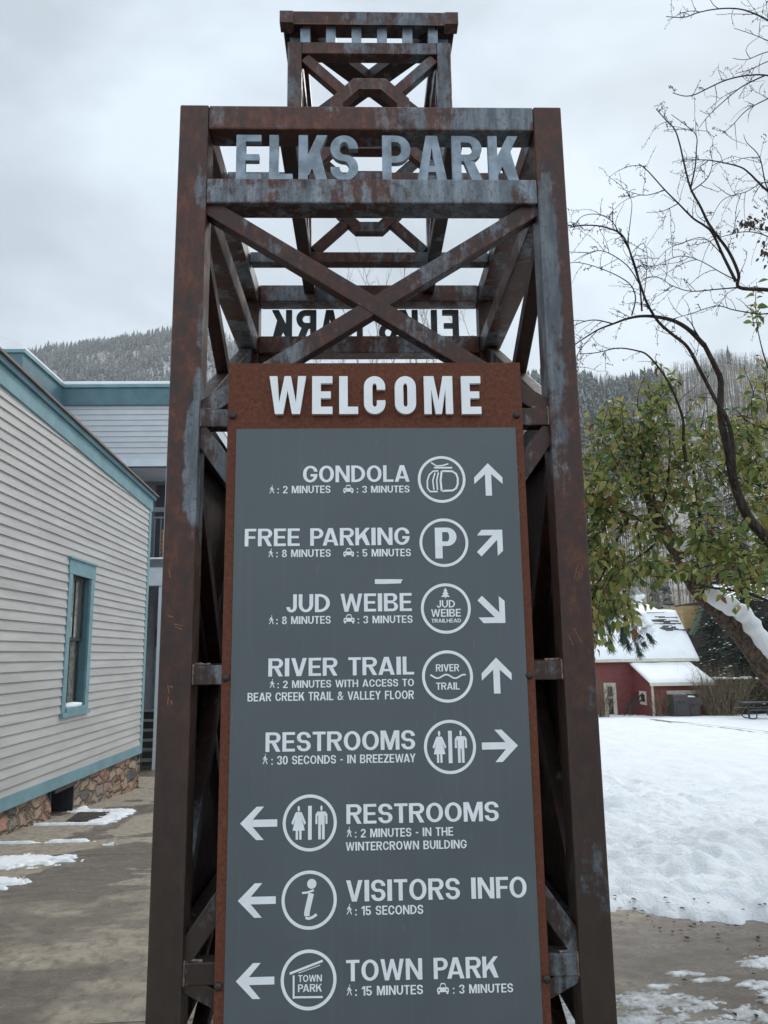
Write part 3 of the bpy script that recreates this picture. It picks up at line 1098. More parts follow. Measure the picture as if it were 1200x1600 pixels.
for zt, zb in BARS:
    for sx in (-1, 1):
        u = sx * (TW / 2 - TT - 0.001)
        rw = random.Random(int(zt * 100) + sx)
        mb = MB()
        for (p, q) in ((mp0(u, zb, .014), mp0(u, zt, .014)), (mp0(u, zt + .001, .016), mp0(u, zt + .001, .078)), (mp0(u - sx * .004, zt + .004, .03), mp0(u - sx * .055, zt + .003, .02))):
            pts = [Vector(p).lerp(Vector(q), k / 10) for k in range(11)]
            mb.tube(pts, [0.0045 * rw.uniform(.7, 1.25) for _ in pts], 6)
        mb.build('weld_bead', 'weld_metal', tower, True)
_, mp2 = side_map(2)
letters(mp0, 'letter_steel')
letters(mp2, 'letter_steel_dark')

# bare scratches on the two front posts
def mark(name, mat, segs, w):
    mb = MB()
    for (x0, y0, x1, y1) in segs:
        a, b = at(x0, y0, -0.0008 - CAM[1]), at(x1, y1, -0.0008 - CAM[1])
        for p in stroke([(a[0], a[2]), (b[0], b[2])], w):
            mb.flat(p, lambda u, v, d: (u, -0.0008, v))
    mb.build(name, mat, tower, False, 0, False)


def stroke(pts, w, f=None):
    L, Rr = [], []
    for i, p in enumerate(pts):
        a, b = Vector(pts[max(0, i - 1)]), Vector(pts[min(len(pts) - 1, i + 1)])
        t = (b - a).normalized()
        nn = Vector((-t.y, t.x)) * w / 2
        L.append((p[0] + nn.x, p[1] + nn.y))
        Rr.append((p[0] - nn.x, p[1] - nn.y))
    return [[Rr[i], Rr[i + 1], L[i + 1], L[i]] for i in range(len(pts) - 1)]


mark('scratch_mark', 'scratch_rust', [(897, 905, 903, 882), (901, 907, 905, 892), (905, 906, 907, 888), (909, 904, 911, 884), (899, 893, 910, 898), (897, 981, 910, 1006), (888, 992, 896, 1008), (919, 1014, 923, 1022), (893, 936, 899, 940)], 0.0016)
mark('scratch_mark', 'scratch_rust', [(262, 1070, 264, 1083), (265, 1072, 270, 1074), (263, 1088, 262, 1101), (267, 1094, 269, 1101), (272, 975, 286, 978), (273, 979, 284, 983), (262, 962, 270, 964), (264, 888, 266, 902)], 0.0028)

# the small crown tower on top
U0, U1 = 0.395, 1.105           # its front and back
UW, UP = 0.352, 0.060
zb_, zt_ = Z_TOP - 0.058, Z_TOP - 0.001
for y in (U0, U1 - 0.06):
    MB().box((-hx + TT, y, zb_), (hx - TT, y + 0.06, zt_)).build('cross_beam', 'steel_beam', tower, bevel=0.004)
for x in (-UW, UW - 0.06):
    MB().box((x, TT, zb_ + 0.002), (x + 0.06, TD - TT, zt_ - 0.002)).build('cross_beam', 'steel_inner', tower, bevel=0.004)
for x in (-UW, UW - UP):
    for y in (U0, U1 - UP):
        MB().box((x, y, Z_TOP - 0.002), (x + UP, y + UP, 4.203)).build('crown_post', 'steel_crown', tower, bevel=0.004)


def crown_map(k):
    c = Vector((0, (U0 + U1) / 2, 0))
    r_ = UW if k % 2 == 0 else (U1 - U0) / 2
    dep = (U1 - U0) / 2 if k % 2 == 0 else UW
    a = k * math.pi / 2
    ux, uy, ix, iy = math.cos(a), math.sin(a), -math.sin(a), math.cos(a)
    return r_, lambda u, z, d: (c.x + ux * u + ix * (d - dep), c.y + uy * u + iy * (d - dep), z)


def octagon(r_, cx, cz):
    q = r_ / math.cos(math.pi / 8)
    return [(cx + q * math.cos(math.pi / 8 + i * math.pi / 4), cz + q * math.sin(math.pi / 8 + i * math.pi / 4)) for i in range(8)]


for k in range(4):
    r_, mp = crown_map(k)
    q_ = r_ - UP - 0.0005
    cz = 3.862
    lbox(mp, -q_, q_, 0.0015, UP - 0.002, 4.146, 4.202).build('crown_beam', 'steel_crown', tower, bevel=0.004)
    mb = MB()
    A, B = octagon(0.168, 0, cz), octagon(0.116, 0, cz)
    for i in range(8):
        j = (i + 1) % 8
        mb.prism([A[i], A[j], B[j], B[i]], mp, 0.006, 0.058)
    mb.build('ring', 'steel_crown', tower)
    for sx in (-1, 1):
        for sz in (-1, 1):
            zc = 4.146 if sz > 0 else Z_TOP
            p1 = (sx * (q_ - 0.012), zc - sz * 0.012)
            dv = Vector((p1[0], p1[1] - cz))
            p0 = (dv.x / dv.length * 0.160, cz + dv.y / dv.length * 0.160)
            lbar(mp, p0[0], p0[1], p1[0], p1[1], 0.046, 0.010, 0.054).build('crown_brace', 'steel_crown', tower, bevel=0.003)
    for i in range(6):
        u = lerp(-(r_ - 0.075), r_ - 0.075, i / 5)
        lbox(mp, u - 0.021, u + 0.021, 0.004, 0.052, 4.2025, 4.2835).build('dentil', 'letter_steel', tower)
# flared cornice with raised corners
mb = MB()
cy_ = (U0 + U1) / 2
prof = [(0.000, 4.284), (0.020, 4.270), (0.028, 4.326), (-0.02, 4.332), (-0.07, 4.322), (-0.07, 4.284)]
sx_, sy_ = UW, (U1 - U0) / 2
rings = []
for o_, z in prof:
    rg = []
    for (a, b) in ((-1, -1), (1, -1), (1, 1), (-1, 1)):
        rg.append((a * (sx_ + o_), cy_ + b * (sy_ + o_), z))
    rings.append(rg)
vs = [p for rg in rings for p in rg]
n_ = len(prof)
fs = []
for i in range(n_):
    j = (i + 1) % n_
    for s in range(4):
        t_ = (s + 1) % 4
        fs.append((i * 4 + s, i * 4 + t_, j * 4 + t_, j * 4 + s))
mb.add(vs, fs)
cor = mb.build('cornice', 'steel_crown', tower)
for a in (-1, 1):
    for b in (-1, 1):
        cx, cy2 = a * (sx_ + 0.004), cy_ + b * (sy_ + 0.004)
        s = 0.0285
        m2 = MB()
        m2.add([(cx - s, cy2 - s, 4.268), (cx + s, cy2 - s, 4.268), (cx + s, cy2 + s, 4.268), (cx - s, cy2 + s, 4.268),
                (cx - s, cy2 - s, 4.325), (cx + s, cy2 - s, 4.325), (cx + s, cy2 + s, 4.325), (cx - s, cy2 + s, 4.325), (cx - a * 0.012, cy2 - b * 0.012, 4.340)],
               [(0, 3, 2, 1), (0, 1, 5, 4), (1, 2, 6, 5), (2, 3, 7, 6), (3, 0, 4, 7), (4, 5, 8), (5, 6, 8), (6, 7, 8), (7, 4, 8)])
        m2.build('corner_cap', 'steel_crown', tower)
for i, s in enumerate((-1, 1)):
    MB().bar((-sx_ + 0.03, cy_ - s * (sy_ - 0.03), 4.292 + 0.002 * i), (sx_ - 0.03, cy_ + s * (sy_ - 0.03), 4.292 + 0.002 * i), 0.085, 0.05, (0, 0, 1)).build('crown_brace', 'steel_inner', tower)

# ------------------------------------------------------------------ the directory sign
PY = -0.006                      # front of the rusty plate
GY = -0.010                      # front of the grey panel
TY = -0.0112                     # lettering film
sign = thing('directory_sign', 'tall grey wayfinding panel under white WELCOME letters on a rusty plate', 'sign', (0, PY, 1.5))
DP = PY - CAM[1]
DG = TY - CAM[1]
plate = MB().box((-0.499, PY, 0.30), (0.500, PY + 0.010, 2.582)).build('backing_plate', 'corten_plate', sign, bevel=0.0015)
pn = MB().box((-0.4685, GY, 0.335), (0.4735, PY - 0.0002, 2.348)).build('info_panel', 'panel_paint', sign, bevel=0.001)


def child(mb, name, mat, parent, bevel=0.0, smooth=False):
    o = mb.build(name, mat, None, smooth, bevel)
    o.data.transform(Matrix.Translation(-Vector(sign.location)))
    o.parent = parent
    return o


for px, py in ((364, 650), (807, 649), (353, 1059), (827, 1055), (341, 1541), (854, 1529)):
    x, _, z = at(px, py, DP)
    pts = [(x, PY - 0.001, z), (x, PY - 0.004, z), (x, PY - 0.009, z), (x, PY - 0.0105, z)]
    child(MB().tube(pts, [0.0125, 0.0125, 0.010, 0.004], 14), 'bolt', 'bolt_steel', plate, 0, True)

# raised WELCOME
def zx(px, py, D):
    p = at(px, py, D)
    return p[0], p[2]
for ch, a, b in (('W', 187, 318), ('E', 341, 414), ('L', 438, 507), ('C', 527, 606), ('O', 638, 717), ('M', 743, 850), ('E', 877, 952)):
    D = PY - 0.02 - CAM[1]
    x0, z1 = zx(340 + a / 2.3077, 560 + 64 / 2.3077, D)
    x1, z0 = zx(340 + b / 2.3077, 560 + 200 / 2.3077, D)
    mb = MB()
    t = {'M': 0.0245, 'W': 0.0265}.get(ch, 0.029)
    for p in glyph(ch, x1 - x0, z1 - z0, t, 0.0255, (x1 - x0) * .5, 0.038):
        mb.prism([(x0 + u, z0 + v) for u, v in p], lambda u, v, d: (u, d, v), PY - 0.020, PY - 0.004)
    o = mb.build('raised_letter', 'letter_white', sign)
    lab(o, 'raised white letter ' + ch + ' of WELCOME')


FLAT = lambda u, v, d: (u, TY, v)


def decal(polys, name, label=None):
    mb = MB()
    for p in polys:
        a = sum(p[i][0] * p[(i + 1) % len(p)][1] - p[(i + 1) % len(p)][0] * p[i][1] for i in range(len(p)))
        mb.flat(p if a > 0 else p[::-1], FLAT)
    me = bpy.data.meshes.new(name)
    me.from_pydata(mb.v, [], mb.f)
    me.transform(Matrix.Translation(-Vector(sign.location)))
    o = link(name, me, 'vinyl_white')
    o.parent = pn
    if label:
        lab(o, label)
    return o


def zoomA(x, y): return 340 + x / 2.3077, 560 + y / 2.3077
def zoomB(x, y): return 340 + x / 2.3077, 880 + y / 2.3077
def zoomC(x, y): return 340 + x / 2.2222, 1210 + y / 2.2222


def boxp(f, x0, y0, x1, y1):
    a, b = f(x0, (y0 + y1) / 2), f(x1, (y0 + y1) / 2)
    c, d = f((x0 + x1) / 2, y0), f((x0 + x1) / 2, y1)
    return zx(*a, DG)[0], zx(*b, DG)[0], zx(*d, DG)[1], zx(*c, DG)[1]


def line(f, s, x0, y0, x1, y1, **k):
    a, b, z0, z1 = boxp(f, x0, y0, x1, y1)
    decal(text_polys(s, a, b, z0, z1, **k), 'text_line', 'white lettering reading ' + s.strip(': '))


def fit(polys, bx):
    """unit-square outlines into a box"""
    a, b, z0, z1 = bx
    return [[(a + u * (b - a), z0 + v * (z1 - z0)) for u, v in p] for p in polys]


def circ(cx, cy, r_, n=16):
    return [(cx + r_ * math.cos(2 * math.pi * i / n), cy + r_ * math.sin(2 * math.pi * i / n)) for i in range(n)]


WALKER = [circ(.56, .92, .085, 10), [(.36, .78), (.62, .78), (.70, .50), (.46, .45), (.34, .52)], [(.34, .52), (.46, .45), (.42, .28), (.14, 0), (0, .05), (.26, .30)],
          [(.50, .45), (.68, .50), (.80, .28), (.98, .04), (.84, 0), (.64, .22)], [(.36, .76), (.34, .62), (.16, .50), (.12, .40), (.04, .42), (.10, .58)], [(.66, .72), (.74, .56), (.96, .52), (.95, .44), (.70, .48)]]
CAR = [[(.16, .62), (.84, .62), (.74, .96), (.66, 1), (.34, 1), (.26, .96)], [(0, .40), (1, .40), (.95, .575), (.84, .60), (.16, .60), (.05, .575)], [(0, .22), (1, .22), (1, .38), (0, .38)], [(.07, 0), (.24, 0), (.24, .2), (.07, .2)], [(.76, 0), (.93, 0), (.93, .2), (.76, .2)]]
# the car has cut-outs: windscreen and lamps are left open by building it from bands
CAR = [[(.20, .60), (.27, .60), (.36, .88), (.31, .95)], [(.80, .60), (.69, .95), (.64, .88), (.73, .60)], [(.36, .88), (.64, .88), (.69, .95), (.62, 1), (.38, 1), (.31, .95)],
       [(.02, .44), (.20, .44), (.20, .60), (.10, .60), (.02, .54)], [(.80, .44), (.98, .44), (.98, .54), (.90, .60), (.80, .60)], [(.20, .44), (.80, .44), (.80, .60), (.20, .60)],
       [(0, .18), (.10, .18), (.10, .44), (0, .42)], [(.90, .18), (1, .18), (1, .42), (.90, .44)], [(.24, .30), (.76, .30), (.76, .44), (.24, .44)], [(.10, .18), (.90, .18), (.90, .30), (.10, .30)],
       [(.05, 0), (.22, 0), (.22, .18), (.05, .18)], [(.78, 0), (.95, 0), (.95, .18), (.78, .18)]]
MAN = [circ(.5, .915, .085, 14), [(.20, .82), (.80, .82), (.94, .74), (.95, .46), (.80, .46), (.80, .70), (.74, .70), (.74, .02), (.54, .02), (.54, .44), (.46, .44), (.46, .02), (.26, .02), (.26, .70), (.20, .70), (.20, .46), (.05, .46), (.06, .74)]]
WOMAN = [circ(.5, .915, .085, 14), [(.32, .82), (.68, .82), (.76, .76), (1, .50), (.88, .44), (.72, .64), (.92, .28), (.70, .28), (.70, .02), (.54, .02), (.54, .28), (.46, .28), (.46, .02), (.30, .02), (.30, .28), (.08, .28), (.28, .64), (.12, .44), (0, .50), (.24, .76)]]


def walker(f, x0, y0, x1, y1):
    decal(fit(WALKER, boxp(f, x0, y0, x1, y1)), 'walker_symbol')


def car(f, x0, y0, x1, y1):
    decal(fit(CAR, boxp(f, x0, y0, x1, y1)), 'car_symbol')


def ring_polys(cx, cz, r0, r1, n=48):
    A = [(cx + r1 * math.cos(2 * math.pi * i / n), cz + r1 * math.sin(2 * math.pi * i / n)) for i in range(n)]
    B = [(cx + r0 * math.cos(2 * math.pi * i / n), cz + r0 * math.sin(2 * math.pi * i / n)) for i in range(n)]
    return [[A[i], A[(i + 1) % n], B[(i + 1) % n], B[i]] for i in range(n)]


def icon(f, cx, cy, r_, extra, label):
    (px, py) = f(cx, cy)
    x, z = zx(px, py, DG)
    x2, _ = zx(*f(cx + r_, cy), DG)
    rr = x2 - x
    decal(ring_polys(x, z, rr * .885, rr) + extra, 'round_symbol', label)


def stroke(pts, w, f=None):
    """an open polyline as a strip of quads; pts in plane coordinates"""
    L, Rr = [], []
    for i, p in enumerate(pts):
        a, b = Vector(pts[max(0, i - 1)]), Vector(pts[min(len(pts) - 1, i + 1)])
        t = (b - a).normalized()
        nn = Vector((-t.y, t.x)) * w / 2
        L.append((p[0] + nn.x, p[1] + nn.y))
        Rr.append((p[0] - nn.x, p[1] - nn.y))
    return [[Rr[i], Rr[i + 1], L[i + 1], L[i]] for i in range(len(pts) - 1)]


def PT(f, *pts):
    return [zx(*f(*p), DG) for p in pts]


def arrow(f, x0, y0, x1, y1, d):
    a, b, z0, z1 = boxp(f, x0, y0, x1, y1)
    cx, cz = (a + b) / 2, (z0 + z1) / 2
    # arrow pointing up in a box of width 1, height 1
    up = [[(.39, 0), (.61, 0), (.61, .66), (.5, .70), (.39, .66)], [(.5, 1), (0, .56), (0, .36), (.39, .66), (.5, .70)], [(.5, 1), (.5, .70), (.61, .66), (1, .36), (1, .56)]]
    W_, H_ = b - a, z1 - z0
    out = []
    for p in up:
        q = []
        for u, v in p:
            u, v = u - .5, v - .5
            if d == 'up':
                q.append((cx + u * W_, cz + v * H_))
            elif d == 'right':
                q.append((cx + v * W_, cz - u * H_))
            elif d == 'left':
                q.append((cx - v * W_, cz + u * H_))
        out.append(q)
    if d in ('ne', 'se'):
        s = 1 if d == 'ne' else -1
        g = [[(1, 1), (.18, 1), (0, .80), (.52, .80), (.70, .70)], [(1, 1), (.70, .70), (.80, .52), (.80, 0), (1, .18)], [(0, .14), (.14, 0), (.80, .52), (.70, .70), (.52, .80)]]
        g = [[(1, 1), (.20, 1), (.02, .79), (.62, .79)], [(1, 1), (.62, .79), (.79, .62)], [(1, 1), (.79, .62), (.79, .02), (1, .20)], [(0, .17), (.17, 0), (.79, .62), (.62, .79)]]
        out = [[(cx + (u - .5) * W_, cz + s * (v - .5) * H_) for u, v in p] for p in g]
    decal(out, 'arrow')


B_ = zoomA
line(B_, 'GONDOLA', 308, 386, 692, 446)
walker(B_, 187, 457, 205, 487); line(B_, ': 2 MINUTES', 216, 459, 407, 486, gap=.1); car(B_, 453, 456, 490, 486); line(B_, ': 3 MINUTES', 502, 459, 692, 484, gap=.1)
gond = []
w_ = 0.0048
gond += stroke(PT(B_, (770, 376), (790, 388), (812, 386), (832, 380)), w_)
gond += stroke(PT(B_, (780, 394), (846, 394)), w_ * 1.2)
gond += stroke(PT(B_, (808, 406), (846, 407), (860, 416), (866, 432), (866, 452), (860, 468), (848, 476), (808, 478)), w_ * 1.4)
gond += stroke(PT(B_, (808, 478.5), (804, 440), (808, 405.5)), w_ * 1.4)
gond += stroke(PT(B_, (796, 405), (776, 407), (763, 420), (756, 442), (757, 468), (766, 480), (794, 480)), w_ * 1.1)
gond += stroke(PT(B_, (784, 412), (776, 440), (780, 474)), w_)
gond += stroke(PT(B_, (796, 411), (790, 440), (793, 474)), w_)
icon(B_, 808, 436, 86, gond, 'round cable car symbol')
arrow(B_, 925, 378, 1027, 495, 'up')
line(B_, 'FREE PARKING', 98, 612, 692, 675)
walker(B_, 183, 686, 201, 717); line(B_, ': 8 MINUTES', 212, 689, 408, 716, gap=.1); car(B_, 453, 684, 492, 715); line(B_, ': 5 MINUTES', 503, 687, 697, 714, gap=.1)
a, b, z0, z1 = boxp(B_, 784, 610, 862, 721)
icon(B_, 816, 664, 88, [[(a + u, z0 + v) for u, v in p] for p in glyph('P', b - a, z1 - z0, (b - a) * .34, (z1 - z0) * .15)], 'round parking symbol with the letter P')
arrow(B_, 934, 618, 1028, 714, 'ne')
B_ = zoomB
line(B_, 'JUD WEIBE', 248, 110, 700, 175)
walker(B_, 185, 188, 203, 220); line(B_, ': 8 MINUTES', 212, 191, 408, 219, gap=.1); car(B_, 454, 184, 494, 217); line(B_, ': 3 MINUTES', 505, 189, 703, 216, gap=.1)
jud = text_polys('JUD', *boxp(B_, 790, 133, 856, 160), t=.17, q=.15) + text_polys('WEIBE', *boxp(B_, 770, 165, 877, 193), t=.18, q=.15) + text_polys('TRAILHEAD', *boxp(B_, 771, 200, 878, 214), t=.18, q=.17)
jud += fit([[(.44, 0), (.56, 0), (.56, .1), (.44, .1)], [(0, .12), (1, .12), (.68, .38), (.32, .38)], [(.14, .385), (.86, .385), (.62, .64), (.38, .64)], [(.26, .645), (.74, .645), (.5, 1)]], boxp(B_, 805, 88, 838, 126))
icon(B_, 823, 163, 90, jud, 'round trailhead symbol with a small fir tree')
arrow(B_, 938, 117, 1036, 216, 'se')
a, b, z0, z1 = boxp(B_, 567, 57, 668, 75)
o = decal(fit([[(0, .05), (.3, .02), (.93, .1), (.95, .5), (1, .9), (.75, .95), (.3, .98), (0, 1)]], (a, b, z0, z1)), 'tape_scrap', 'torn strip of white tape')
line(B_, 'RIVER TRAIL', 183, 340, 708, 405)
walker(B_, 188, 418, 206, 450); line(B_, ': 2 MINUTES WITH ACCESS TO', 216, 420, 708, 447, gap=.1)
line(B_, 'BEAR CREEK TRAIL & VALLEY FLOOR', 108, 463, 708, 494, gap=.1)
wave = []
for x in range(767, 896, 4):
    wave.append((x, 408 - 6.5 * math.sin((x - 767) / 128 * 4 * math.pi + 2.2)))
icon(B_, 829, 408, 92, text_polys('RIVER', *boxp(B_, 787, 364, 871, 390), t=.18, q=.15) + text_polys('TRAIL', *boxp(B_, 788, 430, 873, 456), t=.18, q=.15) + stroke(PT(B_, *wave), 0.0052), 'round RIVER TRAIL symbol with a wavy line')
arrow(B_, 952, 340, 1060, 470, 'up')
line(B_, 'RESTROOMS', 173, 606, 712, 676)
walker(B_, 162, 688, 181, 725); line(B_, ': 30 SECONDS - IN BREEZEWAY', 194, 691, 714, 722, gap=.1)
icon(B_, 838, 662, 94, fit(WOMAN, boxp(B_, 775, 604, 825, 722)) + fit([rect(0, 0, 1, 1)], boxp(B_, 832, 604, 846, 721)) + fit(MAN, boxp(B_, 853, 602, 902, 722)), 'round restroom symbol with woman and man')
arrow(B_, 953, 600, 1083, 717, 'right')
B_ = zoomC
arrow(B_, 78, 112, 207, 228, 'left')
icon(B_, 320, 168, 94, fit(WOMAN, boxp(B_, 256, 109, 307, 229)) + fit([rect(0, 0, 1, 1)], boxp(B_, 314, 109, 327, 227)) + fit(MAN, boxp(B_, 337, 107, 384, 228)), 'round restroom symbol with woman and man')
line(B_, 'RESTROOMS', 447, 99, 976, 167)
walker(B_, 448, 182, 466, 218); line(B_, ': 2 MINUTES - IN THE', 477, 186, 818, 216, gap=.1); line(B_, 'WINTERCROWN BUILDING', 445, 231, 865, 261, gap=.1)
arrow(B_, 70, 378, 202, 498, 'left')
ii = [circ(*PT(B_, (327, 380))[0], 0.0142, 20)]
ii += stroke(PT(B_, (293, 412), (312, 410), (328, 404), (334, 402)), 0.0062)
ii += stroke(PT(B_, (325, 413), (317, 448), (310, 480), (310, 492)), 0.0165)
ii += stroke(PT(B_, (305, 497), (316, 501), (330, 496), (344, 486)), 0.0078)
icon(B_, 318, 436, 96, ii, 'round symbol with a leaning letter i')
line(B_, 'VISITORS INFO', 446, 361, 1073, 435)
walker(B_, 448, 450, 467, 487); line(B_, ': 15 SECONDS', 478, 455, 714, 487, gap=.1)
arrow(B_, 63, 655, 197, 780, 'left')
tp = text_polys('TOWN', *boxp(B_, 280, 696, 362, 720), t=.18, q=.15) + text_polys('PARK', *boxp(B_, 279, 728, 362, 755), t=.18, q=.15)
tp += stroke(PT(B_, (250, 692), (365, 647)), 0.0066) + stroke(PT(B_, (264, 698), (264, 779)), 0.0056) + stroke(PT(B_, (267, 774), (365, 773)), 0.0056) + stroke(PT(B_, (281, 690), (356, 662)), 0.0022)
icon(B_, 316, 713, 97, tp, 'round TOWN PARK symbol with a roof line')
line(B_, 'TOWN PARK', 446, 638, 975, 712)
walker(B_, 448, 730, 467, 768); line(B_, ': 15 MINUTES', 478, 733, 713, 766, gap=.1); car(B_, 762, 724, 803, 763); line(B_, ': 3 MINUTES', 817, 728, 1026, 759, gap=.1)

# ------------------------------------------------------------------ clapboard house on the left
HX = -4.08                                     # its right hand wall
HD0, HD1 = 4.0, 14.55                          # near end (behind the viewer's left) and far corner, as distances
house = thing('clapboard_house', 'pale grey clapboard house with teal trim and a rubble stone base, left of the tower', 'house', (HX, 8.0, gz(10)))
Yc = lambda d: CAM[1] + d
SK_T = lambda d: lerp(0.052, 0.088, (14.5 - d) / 5.4)       # top and bottom of the teal skirt board
SK_B = lambda d: SK_T(d) - 0.155
EV = lambda d: lerp(4.63, 4.90, (14.6 - d) / 6.3)             # eave height

# window place
WD0, WD1, WZ0, WZ1 = 10.62, 11.62, 0.878, 2.94


def clapboards(mb, uv, u0, u1, z0, ztop, step, holes=(), thick=0.026, seed=0, lim=None):
    """courses of overlapping boards; uv(u, z, out) gives the point; boards stop at holes (u0, u1, z0, z1)"""
    rr = random.Random(seed)
    z = z0
    while z < ztop:
        zt = min(z + step + 0.012, ztop)
        segs = [(u0, u1)]
        for (a, b, c, e) in holes:
            if zt > c + 0.005 and z < e - 0.005:
                ns = []
                for (p, q) in segs:
                    if a > p:
                        ns.append((p, min(a, q)))
                    if b < q:
                        ns.append((max(b, p), q))
                segs = [sg for sg in ns if sg[1] - sg[0] > 0.01]
        for p, q in segs:
            cuts = [p]
            x = p + rr.uniform(0.8, 4.2)
            while x < q - 0.5:
                cuts.append(x)
                x += rr.uniform(2.2, 4.8)
            cuts.append(q)
            for a, b in zip(cuts[:-1], cuts[1:]):
                j0, j1 = rr.uniform(-.003, .003), rr.uniform(-.003, .003)
                g = 0.0012
                wv = lambda u: 0.004 * mnoise.noise(Vector((u * 0.9, z * 3, seed)))
                n = max(1, int((b - a) / 0.7))
                for i in range(n):
                    ua, ub = a + (b - a) * i / n + (g if i == 0 else 0), a + (b - a) * (i + 1) / n - (g if i == n - 1 else 0)
                    t0, t1 = (zt, zt) if lim is None else (min(zt, lim(ua)), min(zt, lim(ub)))
                    za, zb2 = z + lerp(j0, j1, i / n) + wv(ua), z + lerp(j0, j1, (i + 1) / n) + wv(ub)
                    if t0 <= za + 0.004 or t1 <= zb2 + 0.004:
                        continue
                    mb.add([uv(ua, za, thick), uv(ub, zb2, thick), uv(ub, t1, 0.002), uv(ua, t0, 0.002), uv(ua, za, 0.0), uv(ub, zb2, 0.0)],
                           [(0, 1, 2, 3), (4, 5, 1, 0)])
        z += step


mb = MB()
uv_l = lambda u, z, o: (HX + o, Yc(u), z)
clapboards(mb, uv_l, HD0, HD1 - 0.13, 0.055, 4.75, 0.1165, [(WD0 + 0.03, WD1 - 0.03, WZ0 + 0.03, WZ1 - 0.03)], seed=3, lim=lambda d: EV(d) - 0.27)
mb.build('wall_siding', 'siding_grey', house, False, 0, False)
mb = MB()
wz = WZ0 + 0.1
# wall body behind the boards, left open at the window
mb.box((-11.5, Yc(HD0), SK_B(9)), (HX - 0.001, Yc(WD0 + 0.1), 4.5))
mb.box((-11.5, Yc(WD1 - 0.1), SK_B(9)), (HX - 0.001, Yc(HD1 - 0.002), 4.5))
mb.box((-11.5, Yc(WD0 + 0.1), SK_B(9)), (HX - 0.001, Yc(WD1 - 0.1), WZ0 + 0.08))
mb.box((-11.5, Yc(WD0 + 0.1), WZ1 - 0.15), (HX - 0.001, Yc(WD1 - 0.1), 4.5))
mb.box((-11.5, Yc(WD0 + 0.1), WZ0 + 0.08), (HX - 0.45, Yc(WD1 - 0.1), WZ1 - 0.15))
mb.build('wall', 'siding_grey', house)


def yz_board(mb, pts, x0, x1):
    """outline in (distance, z) extruded between two x"""
    n = len(pts)
    mb.add([(x0, Yc(d), z) for d, z in pts] + [(x1, Yc(d), z) for d, z in pts], [tuple(range(n)), tuple(range(2 * n - 1, n - 1, -1))] + [(i, (i + 1) % n, n + (i + 1) % n, n + i) for i in range(n)])
    return mb


yz_board(MB(), [(HD0, SK_B(HD0)), (HD1 + 0.01, SK_B(HD1)), (HD1 + 0.01, SK_T(HD1)), (HD0, SK_T(HD0))], HX - 0.02, HX + 0.028).build('skirt_board', 'teal_paint', house, bevel=0.004)
yz_board(MB(), [(HD1 - 0.13, SK_T(HD1) + 0.002), (HD1 + 0.012, SK_T(HD1) + 0.002), (HD1 + 0.012, EV(HD1) - 0.275), (HD1 - 0.13, EV(HD1) - 0.275)], HX - 0.02, HX + 0.026).build('corner_trim', 'teal_paint', house, bevel=0.003)
yz_board(MB(), [(HD0, EV(HD0) - 0.30), (HD1 + 0.03, EV(HD1 + 0.03) - 0.30), (HD1 + 0.03, EV(HD1 + 0.03) - 0.02), (HD0, EV(HD0) - 0.02)], HX - 0.02, HX + 0.040).build('fascia', 'teal_paint', house, bevel=0.003)
yz_board(MB(), [(HD0, EV(HD0) - 0.085), (HD1 + 0.1, EV(HD1 + 0.1) - 0.085), (HD1 + 0.1, EV(HD1 + 0.1) - 0.01), (HD0, EV(HD0) - 0.01)], HX + 0.0405, HX + 0.085).build('crown_trim', 'teal_paint_dark', house, bevel=0.01)
mb = MB()
rp = []
for d in (HD0, HD1 + 0.13):
    rp.append([(HX + 0.12, Yc(d), EV(d) - 0.008), (HX + 0.12, Yc(d), EV(d) + 0.022), (-7.6, Yc(d), EV(d) + 0.55), (-7.6, Yc(d), EV(d) + 0.5)])
mb.add(rp[0] + rp[1], [(0, 1, 2, 3), (7, 6, 5, 4), (0, 4, 5, 1), (1, 5, 6, 2), (2, 6, 7, 3), (3, 7, 4, 0)])
mb.build('roof', 'drip_edge', house)
# far end wall
MB().box((-11.5, Yc(HD1) - 0.001, SK_B(HD1)), (HX + 0.02, Yc(HD1 + 0.01), 4.45)).build('end_wall', 'siding_grey', house)
# stone base with the window well opening
VD0, VD1 = 10.58, 11.36
mb = MB()
def base_wall(d0, d1, zt):
    nu, nz = max(2, int((d1 - d0) / 0.09)), 9
    vs = []
    for j in range(nz + 1):
        for i in range(nu + 1):
            d = lerp(d0, d1, i / nu)
            zb2 = gz(d) - 0.12
            z = lerp(zb2, zt(d), j / nz)
            p = Vector((d * 2.6, z * 4.2, 3))
            o = 0.055 * mnoise.noise(p) + 0.03 * mnoise.noise(p * 2.3) - 0.012 + 0.05 * (1 - j / nz)
            vs.append((HX - 0.03 + o, Yc(d), z))
    n = nu + 1
    mb.add(vs, [(j * n + i, j * n + i + 1, (j + 1) * n + i + 1, (j + 1) * n + i) for j in range(nz) for i in range(nu)])
zt_ = lambda d: SK_B(d) + 0.02
base_wall(HD0, VD0, zt_)
base_wall(VD1, HD1 - 0.03, zt_)
found = mb.build('foundation', 'rubble_stone', house, True, 0, False)
MB().box((-8, Yc(HD1 - 0.06), gz(16) - 0.2), (HX + 0.0, Yc(HD1 - 0.02), SK_B(HD1))).build('foundation', 'rubble_stone', house)
mb = MB()
mb.box((HX - 0.8, Yc(VD0 - 0.02), gz(11) - 0.5), (HX - 0.75, Yc(VD1 + 0.02), SK_B(11)))
mb.box((HX - 0.8, Yc(VD0 - 0.04), gz(11) - 0.5), (HX - 0.02, Yc(VD0), SK_B(11) - 0.002))
mb.box((HX - 0.8, Yc(VD1), gz(11) - 0.5), (HX - 0.02, Yc(VD1 + 0.04), SK_B(11) - 0.002))
